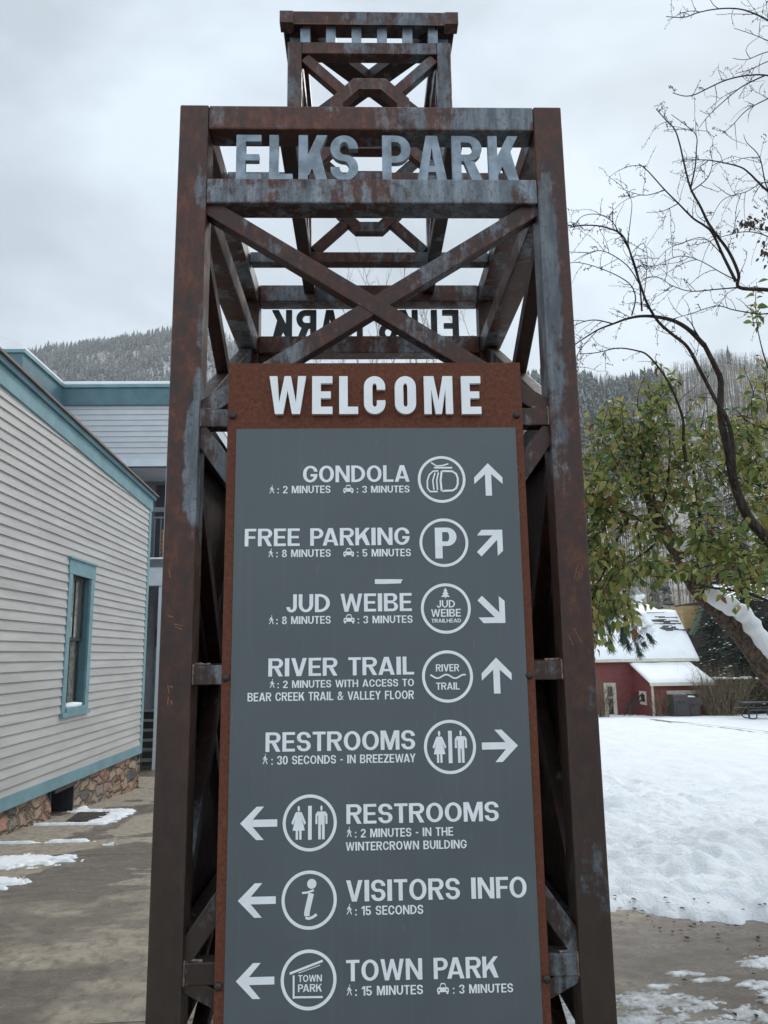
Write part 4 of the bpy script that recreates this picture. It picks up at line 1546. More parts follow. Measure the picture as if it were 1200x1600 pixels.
mb.build('vent_opening', 'dark_recess', house)
MB().box((HX - 0.3, Yc(VD0), SK_B(11) - 0.05), (HX + 0.03, Yc(VD1), SK_B(11) - 0.004)).build('lintel', 'fence_brown', house)

# the tall window
win = MB()
tw, th = 0.135, 0.20
mb = MB()
yz_board(mb, [(WD0, WZ0), (WD0 + tw, WZ0), (WD0 + tw, WZ1 - th), (WD0, WZ1 - th)], HX - 0.01, HX + 0.032)
yz_board(mb, [(WD1 - tw, WZ0), (WD1, WZ0), (WD1, WZ1 - th), (WD1 - tw, WZ1 - th)], HX - 0.01, HX + 0.032)
yz_board(mb, [(WD0 - 0.02, WZ1 - th + 0.001), (WD1 + 0.02, WZ1 - th + 0.001), (WD1 + 0.02, WZ1), (WD0 - 0.02, WZ1)], HX - 0.01, HX + 0.036)
yz_board(mb, [(WD0 - 0.04, WZ1 + 0.001), (WD1 + 0.04, WZ1 + 0.001), (WD1 + 0.04, WZ1 + 0.03), (WD0 - 0.04, WZ1 + 0.03)], HX - 0.01, HX + 0.06)
winf = mb.build('window', 'teal_paint', house, bevel=0.003)
lab(winf, 'tall narrow window in a teal surround with dark curtains')


def subpart(mb, name, mat, parent, base, smooth=False, bevel=0.0):
    o = mb.build(name, mat, None, smooth, bevel)
    o.data.transform(Matrix.Translation(-Vector(base.location)))
    o.parent = parent
    return o


a_, b_, c_, e_ = WD0 + tw, WD1 - tw, WZ0 + 0.10, WZ1 - th
mb = MB()
yz_board(mb, [(WD0 - 0.02, WZ0 - 0.06), (WD1 + 0.02, WZ0 - 0.06), (WD1 + 0.02, WZ0 - 0.001), (WD0 - 0.02, WZ0 - 0.001)], HX - 0.01, HX + 0.06)
yz_board(mb, [(a_ + 0.001, WZ0), (b_ - 0.001, WZ0), (b_ - 0.001, WZ0 + 0.06), (a_ + 0.001, WZ0 + 0.06)], HX - 0.12, HX + 0.05)
subpart(mb, 'sill', 'teal_paint', winf, house)
mb = MB()
yz_board(mb, [(a_ + 0.0005, WZ0 + 0.06), (a_ + 0.03, WZ0 + 0.06), (a_ + 0.03, e_ - 0.0005), (a_ + 0.0005, e_ - 0.0005)], HX - 0.13, HX + 0.01)
yz_board(mb, [(b_ - 0.03, WZ0 + 0.06), (b_ - 0.0005, WZ0 + 0.06), (b_ - 0.0005, e_ - 0.0005), (b_ - 0.03, e_ - 0.0005)], HX - 0.13, HX + 0.01)
subpart(mb, 'jamb', 'teal_paint_dark', winf, house)
zm = lerp(c_, e_, 0.50)
for (z0, z1, x) in ((c_ - 0.04, zm + 0.02, HX - 0.12), (zm - 0.02, e_ - 0.001, HX - 0.085)):
    mb = MB()
    s = 0.045
    for (p, q, r0, r1) in ((a_ + 0.03, a_ + 0.03 + s, z0, z1), (b_ - 0.03 - s, b_ - 0.03, z0, z1)):
        yz_board(mb, [(p, r0), (q, r0), (q, r1), (p, r1)], x, x + 0.03)
    for (r0, r1) in ((z0, z0 + s), (z1 - s, z1)):
        yz_board(mb, [(a_ + 0.03 + s, r0), (b_ - 0.03 - s, r0), (b_ - 0.03 - s, r1), (a_ + 0.03 + s, r1)], x, x + 0.03)
    m_ = (a_ + b_) / 2
    yz_board(mb, [(m_ - 0.012, z0 + s), (m_ + 0.012, z0 + s), (m_ + 0.012, z1 - s), (m_ - 0.012, z1 - s)], x + 0.003, x + 0.027)
    subpart(mb, 'sash', 'sash_dark', winf, house)
    mb = MB()
    yz_board(mb, [(a_ + 0.05, z0 + 0.02), (b_ - 0.05, z0 + 0.02), (b_ - 0.05, z1 - 0.02), (a_ + 0.05, z1 - 0.02)], x + 0.012, x + 0.016)
    subpart(mb, 'pane', 'window_glass', winf, house)
mb = MB()
for (p, q) in ((a_ + 0.02, m_ - 0.03), (m_ + 0.03, b_ - 0.02)):
    n = 24
    vs = []
    for i in range(n + 1):
        d = lerp(p, q, i / n)
        for z in (c_, e_):
            vs.append((HX - 0.15 + 0.018 * math.sin(i * 1.3) + 0.01 * math.sin(i * 2.9), Yc(d), z))
    mb.add(vs, [(2 * i, 2 * i + 2, 2 * i + 3, 2 * i + 1) for i in range(n)])
subpart(mb, 'curtain', 'curtain_cloth', winf, house, True)
mb = MB().blob((HX - 0.02, Yc(m_), WZ0 + 0.075), (0.07, 0.33, 0.045), 3)
lab(subpart(mb, 'sill_snow', 'snow_clump', winf, house, True), 'small heap of snow on the sill')
# dark iron grate in the window well
grate = MB()
gc = [ground_at(px, py) for px, py in ((106, 1284), (150, 1285), (172, 1271), (124, 1271))]
for i in range(17):
    t = i / 16
    a0, a1 = [(lerp(gc[p][0], gc[q][0], t), lerp(gc[p][1], gc[q][1], t)) for p, q in ((0, 1), (3, 2))]
    grate.bar((a0[0], Yc(a0[1]), gz(a0[1]) + 0.008), (a1[0], Yc(a1[1]), gz(a1[1]) + 0.008), 0.022, 0.02, (0, 0, 1))
for p, q in ((0, 1), (3, 2)):
    grate.bar((gc[p][0], Yc(gc[p][1]), gz(gc[p][1]) + 0.006), (gc[q][0], Yc(gc[q][1]), gz(gc[q][1]) + 0.006), 0.05, 0.018, (0, 0, 1))
grate.add([(x, Yc(d), gz(d) + 0.003) for x, d in gc], [(0, 1, 2, 3)])
o = grate.build('well_grate', 'fence_brown')
tag(o, 'dark metal grate in the paving ringed with snow, against the stone base', 'grate')

# ------------------------------------------------------------------ two storey building behind it
D2 = 17.7
Y2 = Yc(D2)
RX = -7.19
porch = thing('porch_building', 'two storey blue grey clapboard building with teal cornice and a porch, behind the grey house', 'building', (-5.2, Y2, gz(D2)))
P = lambda px, py, D=D2: at(px, py, D)
zc1, zc0 = P(180, 603)[2], P(180, 634)[2]
XE = P(300, 700)[0]                             # its right end, behind the tower
clz = P(180, 719)[2]
op_l, op_r, op_t = -8.5, P(257, 740)[0], P(240, 729)[2]
bal_t, bal_b = P(245, 874)[2], P(245, 886)[2]
lo_t = P(245, 915)[2]
mb = MB()
uvb = lambda u, z, o: (u, Y2 - o, z)
clapboards(mb, uvb, RX + 0.001, XE, clz + 0.03, zc0, 0.135, seed=5)
uvs = lambda u, z, o: (RX + o, Yc(u), z)
clapboards(mb, uvs, 15.56, D2 - 0.02, 4.3, zc0, 0.135, seed=6)
mb.build('wall_siding', 'siding_blue_grey', porch, False, 0, False)
mb = MB()
mb.box((-14, Yc(15.56), 4.2), (RX - 0.001, Y2 + 8, zc1 - 0.02))
mb.box((RX - 0.0005, Y2 + 0.001, op_t + 0.001), (XE, Y2 + 8, zc1 - 0.02))
mb.build('wall', 'siding_blue_grey', porch)
mb = MB()
mb.box((-14, Y2 + 1.6, gz(D2) - 0.3), (XE, Y2 + 8, op_t))
mb.build('porch_wall', 'recess_wall', porch)
mb = MB()
mb.box((RX + 0.0, Y2 - 0.075, zc0), (XE, Y2 - 0.0205, zc1 - 0.075))
mb.box((RX + 0.0205, Yc(15.5), zc0), (RX + 0.0745, Y2 - 0.0755, zc1 - 0.075))
mb.box((-14, Yc(15.46), zc0), (RX + 0.0745, Yc(15.5) - 0.0005, zc1 - 0.075))
mb.build('cornice_board', 'teal_paint_dark', porch, bevel=0.004)
mb = MB()
mb.box((RX + 0.0, Y2 - 0.12, zc1 - 0.0745), (XE + 0.05, Y2 + 0.3, zc1))
mb.box((-14, Yc(15.42), zc1 - 0.0745), (RX + 0.12, Y2 - 0.1205, zc1))
mb.build('cornice_cap', 'teal_paint', porch, bevel=0.004)
mb = MB()
mb.box((RX - 0.1, Y2 - 0.11, zc1 + 0.0005), (XE + 0.04, Y2 + 8, zc1 + 0.085))
mb.build('roof_snow', 'snow_roof', porch, bevel=0.02)
# low barrel roof on the near block, its snowy edge curving down
def barrel(off, x1, d0, d1):
    m2 = MB()
    vs = []
    for i in range(17):
        t = i / 16
        x = lerp(RX - 4.2, x1, t)
        vs.append((x, zc1 + 0.03 + off + 0.34 * math.sqrt(max(0, 1 - t ** 2.6))))
    for (x, z) in vs:
        m2.v += [(x, Yc(d0), zc1), (x, Yc(d1), zc1), (x, Yc(d1), z), (x, Yc(d0), z)]
    for i in range(16):
        for k in range(4):
            m2.f.append((4 * i + k, 4 * i + 4 + k, 4 * i + 4 + (k + 1) % 4, 4 * i + (k + 1) % 4))
    m2.f.append((0, 1, 2, 3))
    m2.f.append((67, 66, 65, 64))
    return m2
cr = barrel(0.0, RX + 0.10, 15.50, 19).build('curved_roof', 'roof_metal', porch)
m2 = barrel(0.075, RX + 0.06, 15.45, 18.9)
subpart(m2, 'roof_snow', 'snow_roof', cr, porch)
MB().box((RX + 0.001, Y2 - 0.03, op_t + 0.001), (XE, Y2 + 0.1, clz + 0.03)).build('porch_beam', 'trim_blue_white', porch, bevel=0.004)
pl_, pr_ = P(257, 800)[0], P(268, 800)[0]
MB().box((pl_, Y2 + 0.0, bal_t), (pr_, Y2 + 0.15, op_t)).build('post', 'trim_blue_white', porch, bevel=0.004)
MB().box((P(248.5, 900)[0], Y2 + 0.02, gz(D2)), (P(258, 900)[0], Y2 + 0.2, lo_t)).build('post', 'trim_blue_white', porch, bevel=0.004)
MB().box((RX, Y2 - 0.04, bal_b), (XE, Y2 + 1.6, bal_t)).build('balcony_floor', 'rail_metal', porch)
MB().box((RX, Y2 - 0.02, lo_t), (XE, Y2 + 0.2, bal_b - 0.001)).build('porch_beam', 'trim_blue_white', porch)
MB().box((RX, Y2 - 0.03, bal_t + 0.0005), (XE, Y2 + 0.12, bal_t + 0.04)).build('balcony_snow', 'snow_clump', porch, bevel=0.012)
rt = P(245, 793)[2]
mb = MB()
mb.box((RX, Y2 - 0.03, rt - 0.11), (pl_ - 0.002, Y2 + 0.02, rt))
mb.box((RX, Y2 - 0.02, rt - 0.26), (pl_ - 0.002, Y2 + 0.01, rt - 0.22))
for i in range(22):
    x = pl_ - 0.08 - 0.14 * i
    mb.box((x, Y2 - 0.012, bal_t), (x + 0.022, Y2 + 0.008, rt - 0.26))
mb.build('railing', 'rail_metal', porch)
MB().box((P(216, 760)[0], Y2 + 1.55, bal_t), (P(246, 760)[0], Y2 + 1.599, op_t - 0.1)).build('door', 'dark_recess', porch)
# split logs on the balcony
for i in range(7):
    z = bal_t + 0.1 + i * 0.1
    o = MB().tube([(P(249, 850)[0], Y2 + 0.3, z), (P(249, 850)[0] + 0.02, Y2 + 0.75, z + 0.01)], 0.05, 9).build('firewood_log', 'logs_orange')
    tag(o, 'split log in the small stack on the porch balcony', 'log', 'firewood on the balcony')
stairs = []
mb = MB()
zs = [P(230, v)[2] for v in (1115, 1130, 1145, 1160, 1174, 1189)]
for i, z in enumerate(zs):
    y = Y2 + 0.95 - 0.17 * i
    mb.box((P(200, 1150)[0], y, z - 0.03), (P(242, 1150)[0], y + 0.27, z + 0.012))
mb.build('stair_treads', 'stair_tread', porch)
mb = MB()
mb.box((P(200, 1150)[0], Y2 + 1.2, gz(D2) - 0.2), (P(246, 1150)[0], Y2 + 1.25, zs[0] - 0.04))
mb.build('stair_back', 'dark_recess', porch)
MB().box((P(200, 1150)[0] - 0.4, Y2 + 1.24, zs[0] - 0.03), (XE, Y2 + 1.6, zs[0] + 0.01)).build('landing', 'stair_tread', porch)
MB().box((P(238, 1000)[0] - 0.34, Y2 + 1.53, zs[0] + 0.02), (P(238, 1000)[0] + 0.05, Y2 + 1.595, lo_t - 0.2)).build('door', 'rail_metal', porch)
MB().box((P(236, 990)[0] - 0.3, Y2 + 1.50, P(236, 1010)[2]), (P(236, 990)[0] + 0.0, Y2 + 1.529, P(236, 978)[2])).build('door_window', 'dark_recess', porch)

# ------------------------------------------------------------------ red house across the park
DR = 45.0
def Q(px, py, D=DR):
    return at(px, py, D)
gr_ = gz(DR)
red = thing('red_house', 'red clapboard house with cream trim under a thick snowy roof, across the park', 'house', (17, Yc(DR), gr_))
ez = Q(1000, 1029)[2]
xl, xr = 9.0, Q(1088, 1029)[0]
rz, rD = Q(1000, 957, DR + 4.2)[2], DR + 4.2
fy = Yc(DR)
mb = MB()
uvr = lambda u, z, o: (u, fy - o, z)
dl, dr_, dt, db = Q(944, 1090)[0], Q(963, 1090)[0], Q(950, 1067)[2], Q(950, 1116)[2]
wx0 = Q(994, 1060)[0]
clapboards(mb, uvr, xl, wx0 + 0.05, gr_, ez, 0.17, [(dl, dr_, db, dt)], 0.03, 8)
mb.build('wall_siding', 'siding_red', red, False, 0, False)
MB().box((xl, fy + 0.001, gr_ - 0.2), (xr - 0.3, fy + 8.4, ez)).build('wall', 'siding_red', red)
# gable ends
mb = MB()
for x in (xl, xr - 0.3):
    mb.add([(x, fy, ez), (x, fy + 8.4, ez), (x, fy + 4.2, rz - 0.1)], [(0, 1, 2)])
mb.build('gable', 'siding_red', red)
def roof_slab(x0, x1, xa, xb, y0, z0, y1, z1, th, wob=0.0):
    mb = MB()
    nx, ny = 40, 14
    g = {}
    for side in (0, 1):
        for j in range(ny + 1):
            for i in range(nx + 1):
                t, s = j / ny, i / nx
                x = lerp(lerp(x0, xa, t), lerp(x1, xb, t), s)
                e = min(s, 1 - s, t * .6, 1.0) * 14
                k = min(1, e + 0.5) if side else 0
                z = lerp(z0, z1, t) + (th * k + wob * mnoise.noise(Vector((x * 0.9, t * 5, th * 9))) if side else 0)
                mb.v.append((x, lerp(y0, y1, t), z))
    n = nx + 1
    o = n * (ny + 1)
    for j in range(ny):
        for i in range(nx):
            a = j * n + i
            mb.f.append((a, a + n, a + n + 1, a + 1))
            mb.f.append((o + a, o + a + 1, o + a + n + 1, o + a + n))
    for i in range(nx):
        mb.f.append((i, i + 1, o + i + 1, o + i))
        a = ny * n + i
        mb.f.append((a + 1, a, o + a, o + a + 1))
    for j in range(ny):
        a = j * n
        mb.f.append((a + n, a, o + a, o + a + n))
        a += nx
        mb.f.append((a, a + n, o + a + n, o + a))
    return mb
ridx = Q(1056, 957, rD)[0]
roof_slab(xl - 0.3, xr, xl - 0.3, ridx, fy - 0.35, ez - 0.05, fy + 4.2, rz, 0.16, 0.05).build('roof_snow', 'snow_roof', red, True)
roof_slab(xl - 0.3, xr, xl - 0.3, ridx, fy + 8.8, ez - 0.05, fy + 4.2, rz, 0.16, 0.05).build('roof_snow', 'snow_roof', red, True)
MB().box((xl - 0.3, fy - 0.40, ez - 0.18), (xr, fy - 0.33, ez - 0.04)).build('eave_board', 'trim_cream', red)
# bare patch of shingles showing through the snow
mb = MB()
for i in range(34):
    big_ = i < 16
    c = Q(1041 + rnd.uniform(-11, 11), 979 + rnd.uniform(-5, 5), DR + 2.6) if big_ else Q(1046 + rnd.uniform(-16, 12), 958 + 3.2 * rnd.randrange(9), DR + 3)
    t = (c[1] - fy + 0.35) / 4.55
    t = max(0.1, min(0.93, t + rnd.uniform(-.12, .12) + (0 if big_ else .05 * (i % 5) - .1)))
    y_, z_ = fy - .35 + 4.55 * t, lerp(ez - 0.05, rz, t) + 0.13
    w_ = rnd.uniform(.08, .26) if big_ else rnd.uniform(.15, .6)
    hgt = rnd.uniform(.05, .10) if big_ else 0.055
    mb.box((c[0] - w_, y_ - (.1 if big_ else .03), z_ - .05), (c[0] + w_, y_ + (.1 if big_ else .03), z_ + hgt))
mb.build('shingle_patch', 'roof_shingle', red)
# lean-to wing
DW = 42.2
wy = Yc(DW)
wl, wr = Q(1019, 1090, DW)[0], Q(1112, 1090, DW)[0]
wez, wtz = Q(1050, 1066, DW)[2], Q(1040, 1036, DR)[2]
gw = gz(DW)
MB().box((wl + 0.001, wy + 0.001, gw - 0.2), (wr, fy, wez)).build('wing_wall', 'siding_red', red)
mb = MB()
wd = [Q(1042, 1090, DW), Q(1096, 1090, DW)]
wz1_, wz0_ = Q(1050, 1079, DW)[2], Q(1050, 1103, DW)[2]
clapboards(mb, lambda u, z, o: (u, wy - o, z), wl + 0.1, wr - 0.1, gw, wez - 0.02, 0.17, [(wd[0][0], wd[1][0], wz0_, wz1_)], 0.03, 9)
sw0, sw1 = Q(1001, 1090, 43.9), Q(1013, 1090, 43.0)
sz1, sz0 = Q(1007, 1080, 43.5)[2], Q(1007, 1101, 43.5)[2]
lw = lambda d: lerp(wez, wtz, (d - DW) / (DR - DW))
clapboards(mb, lambda u, z, o: (wl - o, Yc(u), z), DW + 0.02, DR, gw, wtz, 0.17, [(43.0, 44.0, sz0, sz1)], 0.03, 10, lim=lw)
mb.build('wing_siding', 'siding_red', red, False, 0, False)
mb = MB()
mb.add([(wl, wy, wez), (wl, fy, wez), (wl, fy, wtz)], [(0, 1, 2)])
mb.add([(wr, wy, wez), (wr, fy, wez), (wr, fy, wtz)], [(0, 1, 2)])
mb.build('wing_gable', 'siding_red', red)
roof_slab(wl - 0.2, wr + 0.1, wl - 0.2, wr + 0.1, wy - 0.35, wez - 0.03, fy - 0.04, wtz, 0.15, 0.04).build('wing_roof_snow', 'snow_roof', red, True)
MB().box((wl - 0.2, wy - 0.39, wez - 0.17), (wr + 0.1, wy - 0.33, wez - 0.02)).build('eave_board', 'trim_cream', red)
MB().box((wl - 0.012, wy - 0.045, gw), (wl + 0.1, wy + 0.1, wez - 0.02)).build('corner_board', 'trim_cream', red)
MB().box((wr - 0.1, wy - 0.045, gw), (wr + 0.012, wy + 0.1, wez - 0.02)).build('corner_board', 'trim_cream', red)


def frame_xz(name, x0, x1, z0, z1, y, w, parent, base, label=None):
    mb = MB()
    mb.box((x0, y - 0.06, z0), (x0 + w, y, z1))
    mb.box((x1 - w, y - 0.06, z0), (x1, y, z1))
    mb.box((x0 + w, y - 0.06, z1 - w), (x1 - w, y, z1))
    mb.box((x0 + w, y - 0.065, z0), (x1 - w, y, z0 + w))
    f = mb.build(name, 'trim_cream', parent)
    subpart(MB().box((x0 + w, y - 0.03, z0 + w), (x1 - w, y - 0.01, z1 - w)), 'pane', 'window_dark', f, base)
    if label:
        lab(f, label)
    return f


def dark_glass():
    n = NT('window_dark')
    M['window_dark'] = n.done((0.022, 0.024, 0.028), 0.12, 0.6)
dark_glass()
frame_xz('window', wd[0][0], wd[1][0], wz0_, wz1_, wy, 0.2, red, red, 'wide low window behind the bins')
mb = MB()
a0, a1, w = 43.0, 44.0, 0.16
for (p, q, r0, r1) in ((a0, a0 + w, sz0, sz1), (a1 - w, a1, sz0, sz1), (a0 + w, a1 - w, sz0, sz0 + w), (a0 + w, a1 - w, sz1 - w, sz1)):
    yz_board(mb, [(p, r0), (q, r0), (q, r1), (p, r1)], wl - 0.06, wl)
f = mb.build('window', 'trim_cream', red)
lab(f, 'small square window in the side of the wing')
mb = MB()
yz_board(mb, [(a0 + w, sz0 + w), (a1 - w, sz0 + w), (a1 - w, sz1 - w), (a0 + w, sz1 - w)], wl - 0.03, wl - 0.01)
subpart(mb, 'pane', 'window_dark', f, red)
f = frame_xz('door', dl, dr_, db - 0.2, dt, fy, 0.2, red, red, 'glazed cream door half hidden by a shrub')
subpart(MB().box((dl + 0.2, fy - 0.05, lerp(db, dt, .5)), (dr_ - 0.2, fy - 0.031, lerp(db, dt, .56))), 'glazing_bar', 'trim_cream', f, red)

# stair rail by the door
mb = MB()
p0, p1 = Q(976, 1119, 43.4), Q(998, 1096, 44.4)
for k in (0, 0.9):
    for t in (0, 0.5, 1.0):
        b = [lerp(p0[i], p1[i], t) for i in range(3)]
        mb.tube([(b[0], b[1] - k, gz(44)), (b[0], b[1] - k, b[2] + 0.55)], 0.035, 6)
    for dz in (0.55, 0.28):
        mb.tube([(p0[0], p0[1] - k, p0[2] + dz), (p1[0], p1[1] - k, p1[2] + dz)], 0.035, 6)
o = mb.build('stair_rail', 'bin_brown')
tag(o, 'dark metal stair rail in the corner of the red house', 'railing')

# two bins
for i, (pa, pb, py0, py1, d, lb) in enumerate(((1053, 1077, 1086, 1120, 40.8, 'taller brown park bin on the left, in front of the red house'), (1075, 1094, 1090, 1119, 41.0, 'lower brown park bin on the right, in front of the red house'))):
    x0, x1, z1 = Q(pa, 1100, d)[0], Q(pb, 1100, d)[0], Q(pa, py0, d)[2]
    z0 = gz(d) + 0.05
    t = thing('park_bin', lb, 'bin', ((x0 + x1) / 2, Yc(d), z0), 'bins by the red house')
    mb = MB()
    pts = [(d, z0), (d + 0.85, z0), (d + 0.85, z1), (d + 0.12, z1), (d, z1 - 0.28)]
    yz_board(mb, pts, x0, x1)
    mb.build('body', 'bin_brown', t, bevel=0.02)
    MB().box((x0 + 0.1, Yc(d) - 0.022, z0 + 0.12), (x1 - 0.1, Yc(d) - 0.002, z1 - 0.42)).build('door', 'bin_brown', t, bevel=0.006)
    MB().box((x0 + 0.25, Yc(d) - 0.05, z1 - 0.40), (x1 - 0.25, Yc(d) - 0.001, z1 - 0.34)).build('handle', 'table_dark', t)
    if i == 1:
        MB().blob(((x0 + x1) / 2, Yc(d) + 0.5, z1 + 0.02), ((x1 - x0) / 2, 0.36, 0.05), 4).build('snow_cap', 'snow_clump', t, True)

# picnic table
dT = 36.5
cT = at(1190, 1115, dT)
pt = thing('picnic_table', 'dark metal picnic table standing in the snow at the right edge', 'table', (cT[0], cT[1], gz(dT)))
g0 = gz(dT) + 0.1
MB().box((cT[0] - 0.9, cT[1] - 0.38, g0 + 0.70), (cT[0] + 0.95, cT[1] + 0.38, g0 + 0.75)).build('table_top', 'table_dark', pt, bevel=0.01)
for sy in (-1, 1):
    MB().box((cT[0] - 0.9, cT[1] + sy * 0.75 - 0.14, g0 + 0.41), (cT[0] + 0.95, cT[1] + sy * 0.75 + 0.14, g0 + 0.45)).build('bench', 'table_dark', pt, bevel=0.01)
for sx in (-0.6, 0.65):
    mb = MB()
    x = cT[0] + sx
    mb.tube([(x, cT[1], g0 - 0.1), (x, cT[1], g0 + 0.70)], 0.045, 8)
    mb.tube([(x, cT[1] - 0.75, g0 + 0.41), (x, cT[1] - 0.72, g0 + 0.1), (x, cT[1] - 0.5, g0 + 0.02), (x, cT[1] + 0.5, g0 + 0.02), (x, cT[1] + 0.72, g0 + 0.1), (x, cT[1] + 0.75, g0 + 0.41)], 0.03, 8)
    mb.build('leg', 'table_dark', pt)

# houses further back
dB = 58
bx0, bx1 = at(1068, 960, dB)[0], at(1135, 960, dB)[0]
th_ = thing('timber_house', 'dark timber house with a yellow shingled gable, behind the snowy red roof', 'house', ((bx0 + bx1) / 2, Yc(dB), gz(dB)))
yz = lambda v: at(1085, v, dB)[2]
MB().box((bx0 + 0.3, Yc(dB), gz(dB) - 0.3), (bx1 + 6, Yc(dB) + 6, yz(982))).build('wall', 'fence_brown', th_)
mb = MB()
xm_ = at(1096, 950, dB)[0]
mb.box((bx0 + 0.1, Yc(dB) + 0.3, yz(986)), (xm_, Yc(dB) + 5, yz(946)))
mb.build('gable_wall', 'siding_yellow', th_)
MB().bar((at(1078, 992, dB)[0], Yc(dB) - 0.3, yz(992)), (at(1100, 935, dB)[0], Yc(dB) - 0.3, yz(935)), 0.26, 0.5, (0, 1, 0)).build('barge_board', 'green_board', th_)
MB().box((xm_, Yc(dB) + 0.0, yz(986)), (bx1 + 6, Yc(dB) + 5, yz(940))).build('upper_wall', 'fence_brown', th_)
roof_slab(bx1 - 1.2, bx1 + 7, bx1 - 1.2, bx1 + 7, Yc(dB) - 1, yz(941), Yc(dB) + 3, yz(912), 0.2).build('roof_snow', 'snow_roof', th_, True)

dC = 70
cx0, cx1 = at(975, 950, dC)[0], at(1030, 950, dC)[0]
ch = thing('grey_house', 'low grey house with a snowy roof showing above the red house ridge', 'house', ((cx0 + cx1) / 2, Yc(dC), gz(dC)))
MB().box((cx0 - 3, Yc(dC), gz(dC) - 0.3), (cx1, Yc(dC) + 6, at(1000, 957, dC)[2])).build('wall', 'roof_shingle', ch)
roof_slab(cx0 - 3, cx1, cx0 - 3, cx1 + 0.2, Yc(dC) - 0.5, at(1000, 957, dC)[2], Yc(dC) + 3, at(1000, 946, dC + 3)[2], 0.12).build('roof_snow', 'snow_roof', ch, True)
MB().box((cx0 - 3, Yc(dC) + 3.0, at(1000, 950, dC + 3)[2]), (cx1 + 0.2, Yc(dC) + 3.4, at(1000, 945, dC + 3)[2])).build('ridge_board', 'roof_shingle', ch)

# ------------------------------------------------------------------ hills and far woods
nrs = np.random.RandomState(5)


def interp(u, tab):
    return float(np.interp(u, [t[0] for t in tab], [t[1] for t in tab]))


def hill(name, u0, u1, D0, tab, Dr, z0, power, n=90, md=46, seed=0):
    """a slope that climbs from D0 to a ridge at Dr whose height follows tab"""
    def zf(u, d):
        e = interp(u, tab)
        top = CAM[2] + e * Dr
        t = (d - D0) / (Dr - D0)
        if t <= 1:
            k = t ** power
        else:
            k = 1 - 0.55 * (t - 1) - 1.2 * (t - 1) ** 2
        w = 0.012 * mnoise.noise(Vector((u * 9, d / 140, seed))) + 0.008 * mnoise.noise(Vector((u * 25, d / 50, seed)))
        return z0 + (top - z0) * k + w * d * min(1, t * 3)
    V, F = [], []
    for j in range(md + 1):
        d = lerp(D0, Dr * 1.35, (j / md) ** 1.25)
        for i in range(n + 1):
            u = lerp(u0, u1, i / n)
            V.append((CAM[0] + u * d, Yc(d), zf(u, d)))
    w_ = n + 1
    F = [(j * w_ + i, j * w_ + i + 1, (j + 1) * w_ + i + 1, (j + 1) * w_ + i) for j in range(md) for i in range(n)]
    me = bpy.data.meshes.new(name)
    me.from_pydata(V, [], F)
    me.update()
    kind(link(name, me, 'hill_snow', None, True), 'structure')
    return zf


tabL = [(-1.4, .26), (-.60, .372), (-.47, .396), (-.40, .418), (-.33, .427), (-.266, .431), (-.20, .431), (-.15, .415), (-.10, .385), (0, .34), (.2, .28)]
tabR = [(-.3, .30), (0, .345), (.2, .362), (.30, .364), (.385, .364), (.44, .372), (.50, .386), (.56, .384), (.8, .37), (1.4, .30)]
hl = hill('left_hill', -1.4, .2, 260, tabL, 1150, -12, 1.15, seed=1)
hr = hill('right_hill', -.3, 1.4, 92, tabR, 640, -3.2, 1.12, seed=2)


def conifer_template(layers, seg, seed):
    r_ = random.Random(seed)
    V, F = [], []
    for l in range(layers):
        t = l / layers
        z0, z1 = 0.06 + 0.94 * t * 0.93, min(1.0, 0.06 + 0.94 * (t * 0.93 + 1.75 / layers))
        rad = 0.17 * (1 - t) ** 0.85 + 0.012
        o = len(V)
        for k in range(seg):
            a = 2 * math.pi * (k + r_.random() * .6) / seg
            q = rad * r_.uniform(0.55, 1.25)
            V.append((q * math.cos(a), q * math.sin(a), z0 - r_.uniform(0, .03)))
        V.append((r_.uniform(-.006, .006), r_.uniform(-.006, .006), z1))
        for k in range(seg):
            F.append((o + k, o + (k + 1) % seg, o + seg))
    return np.array(V), np.array(F)


def aspen_template(nb, seed, wid=0.011):
    r_ = random.Random(seed)
    V, F = [], []
    def stick(a, b, w0, w1):
        a, b = np.array(a), np.array(b)
        for s in ((1, 0), (0, 1)):
            o = len(V)
            sv = np.array((s[0], s[1], 0.0))
            V.extend([a - sv * w0, a + sv * w0, b + sv * w1, b - sv * w1])
            F.extend([(o, o + 1, o + 2), (o, o + 2, o + 3)])
    lean = (r_.uniform(-.04, .04), r_.uniform(-.04, .04))
    stick((0, 0, -.03), (lean[0], lean[1], 1), wid, wid * .2)
    for i in range(nb):
        z = r_.uniform(.42, .95)
        a = r_.uniform(0, 6.28)
        L = r_.uniform(.05, .17) * (1.25 - z * .6)
        c = (lean[0] * z, lean[1] * z, z)
        stick(c, (c[0] + math.cos(a) * L * .7, c[1] + math.sin(a) * L * .7, z + L), wid * .38, wid * .15)
    return np.array(V), np.array(F)


def scatter(name, mat, temps, pts, hts, seed=0):
    rs = np.random.RandomState(seed)
    Vs, Fs, o = [], [], 0
    for (p, h_) in zip(pts, hts):
        tv, tf = temps[rs.randint(len(temps))]
        a = rs.rand() * 6.283
        wd = h_ * rs.uniform(.8, 1.2)
        ca, sa = math.cos(a) * wd, math.sin(a) * wd
        v = np.empty_like(tv)
        v[:, 0] = tv[:, 0] * ca - tv[:, 1] * sa + p[0]
        v[:, 1] = tv[:, 0] * sa + tv[:, 1] * ca + p[1]
        v[:, 2] = tv[:, 2] * h_ + p[2]
        Vs.append(v)
        Fs.append(tf + o)
        o += len(v)
    return kind(np_mesh(name, np.concatenate(Vs), np.concatenate(Fs), mat), 'stuff')


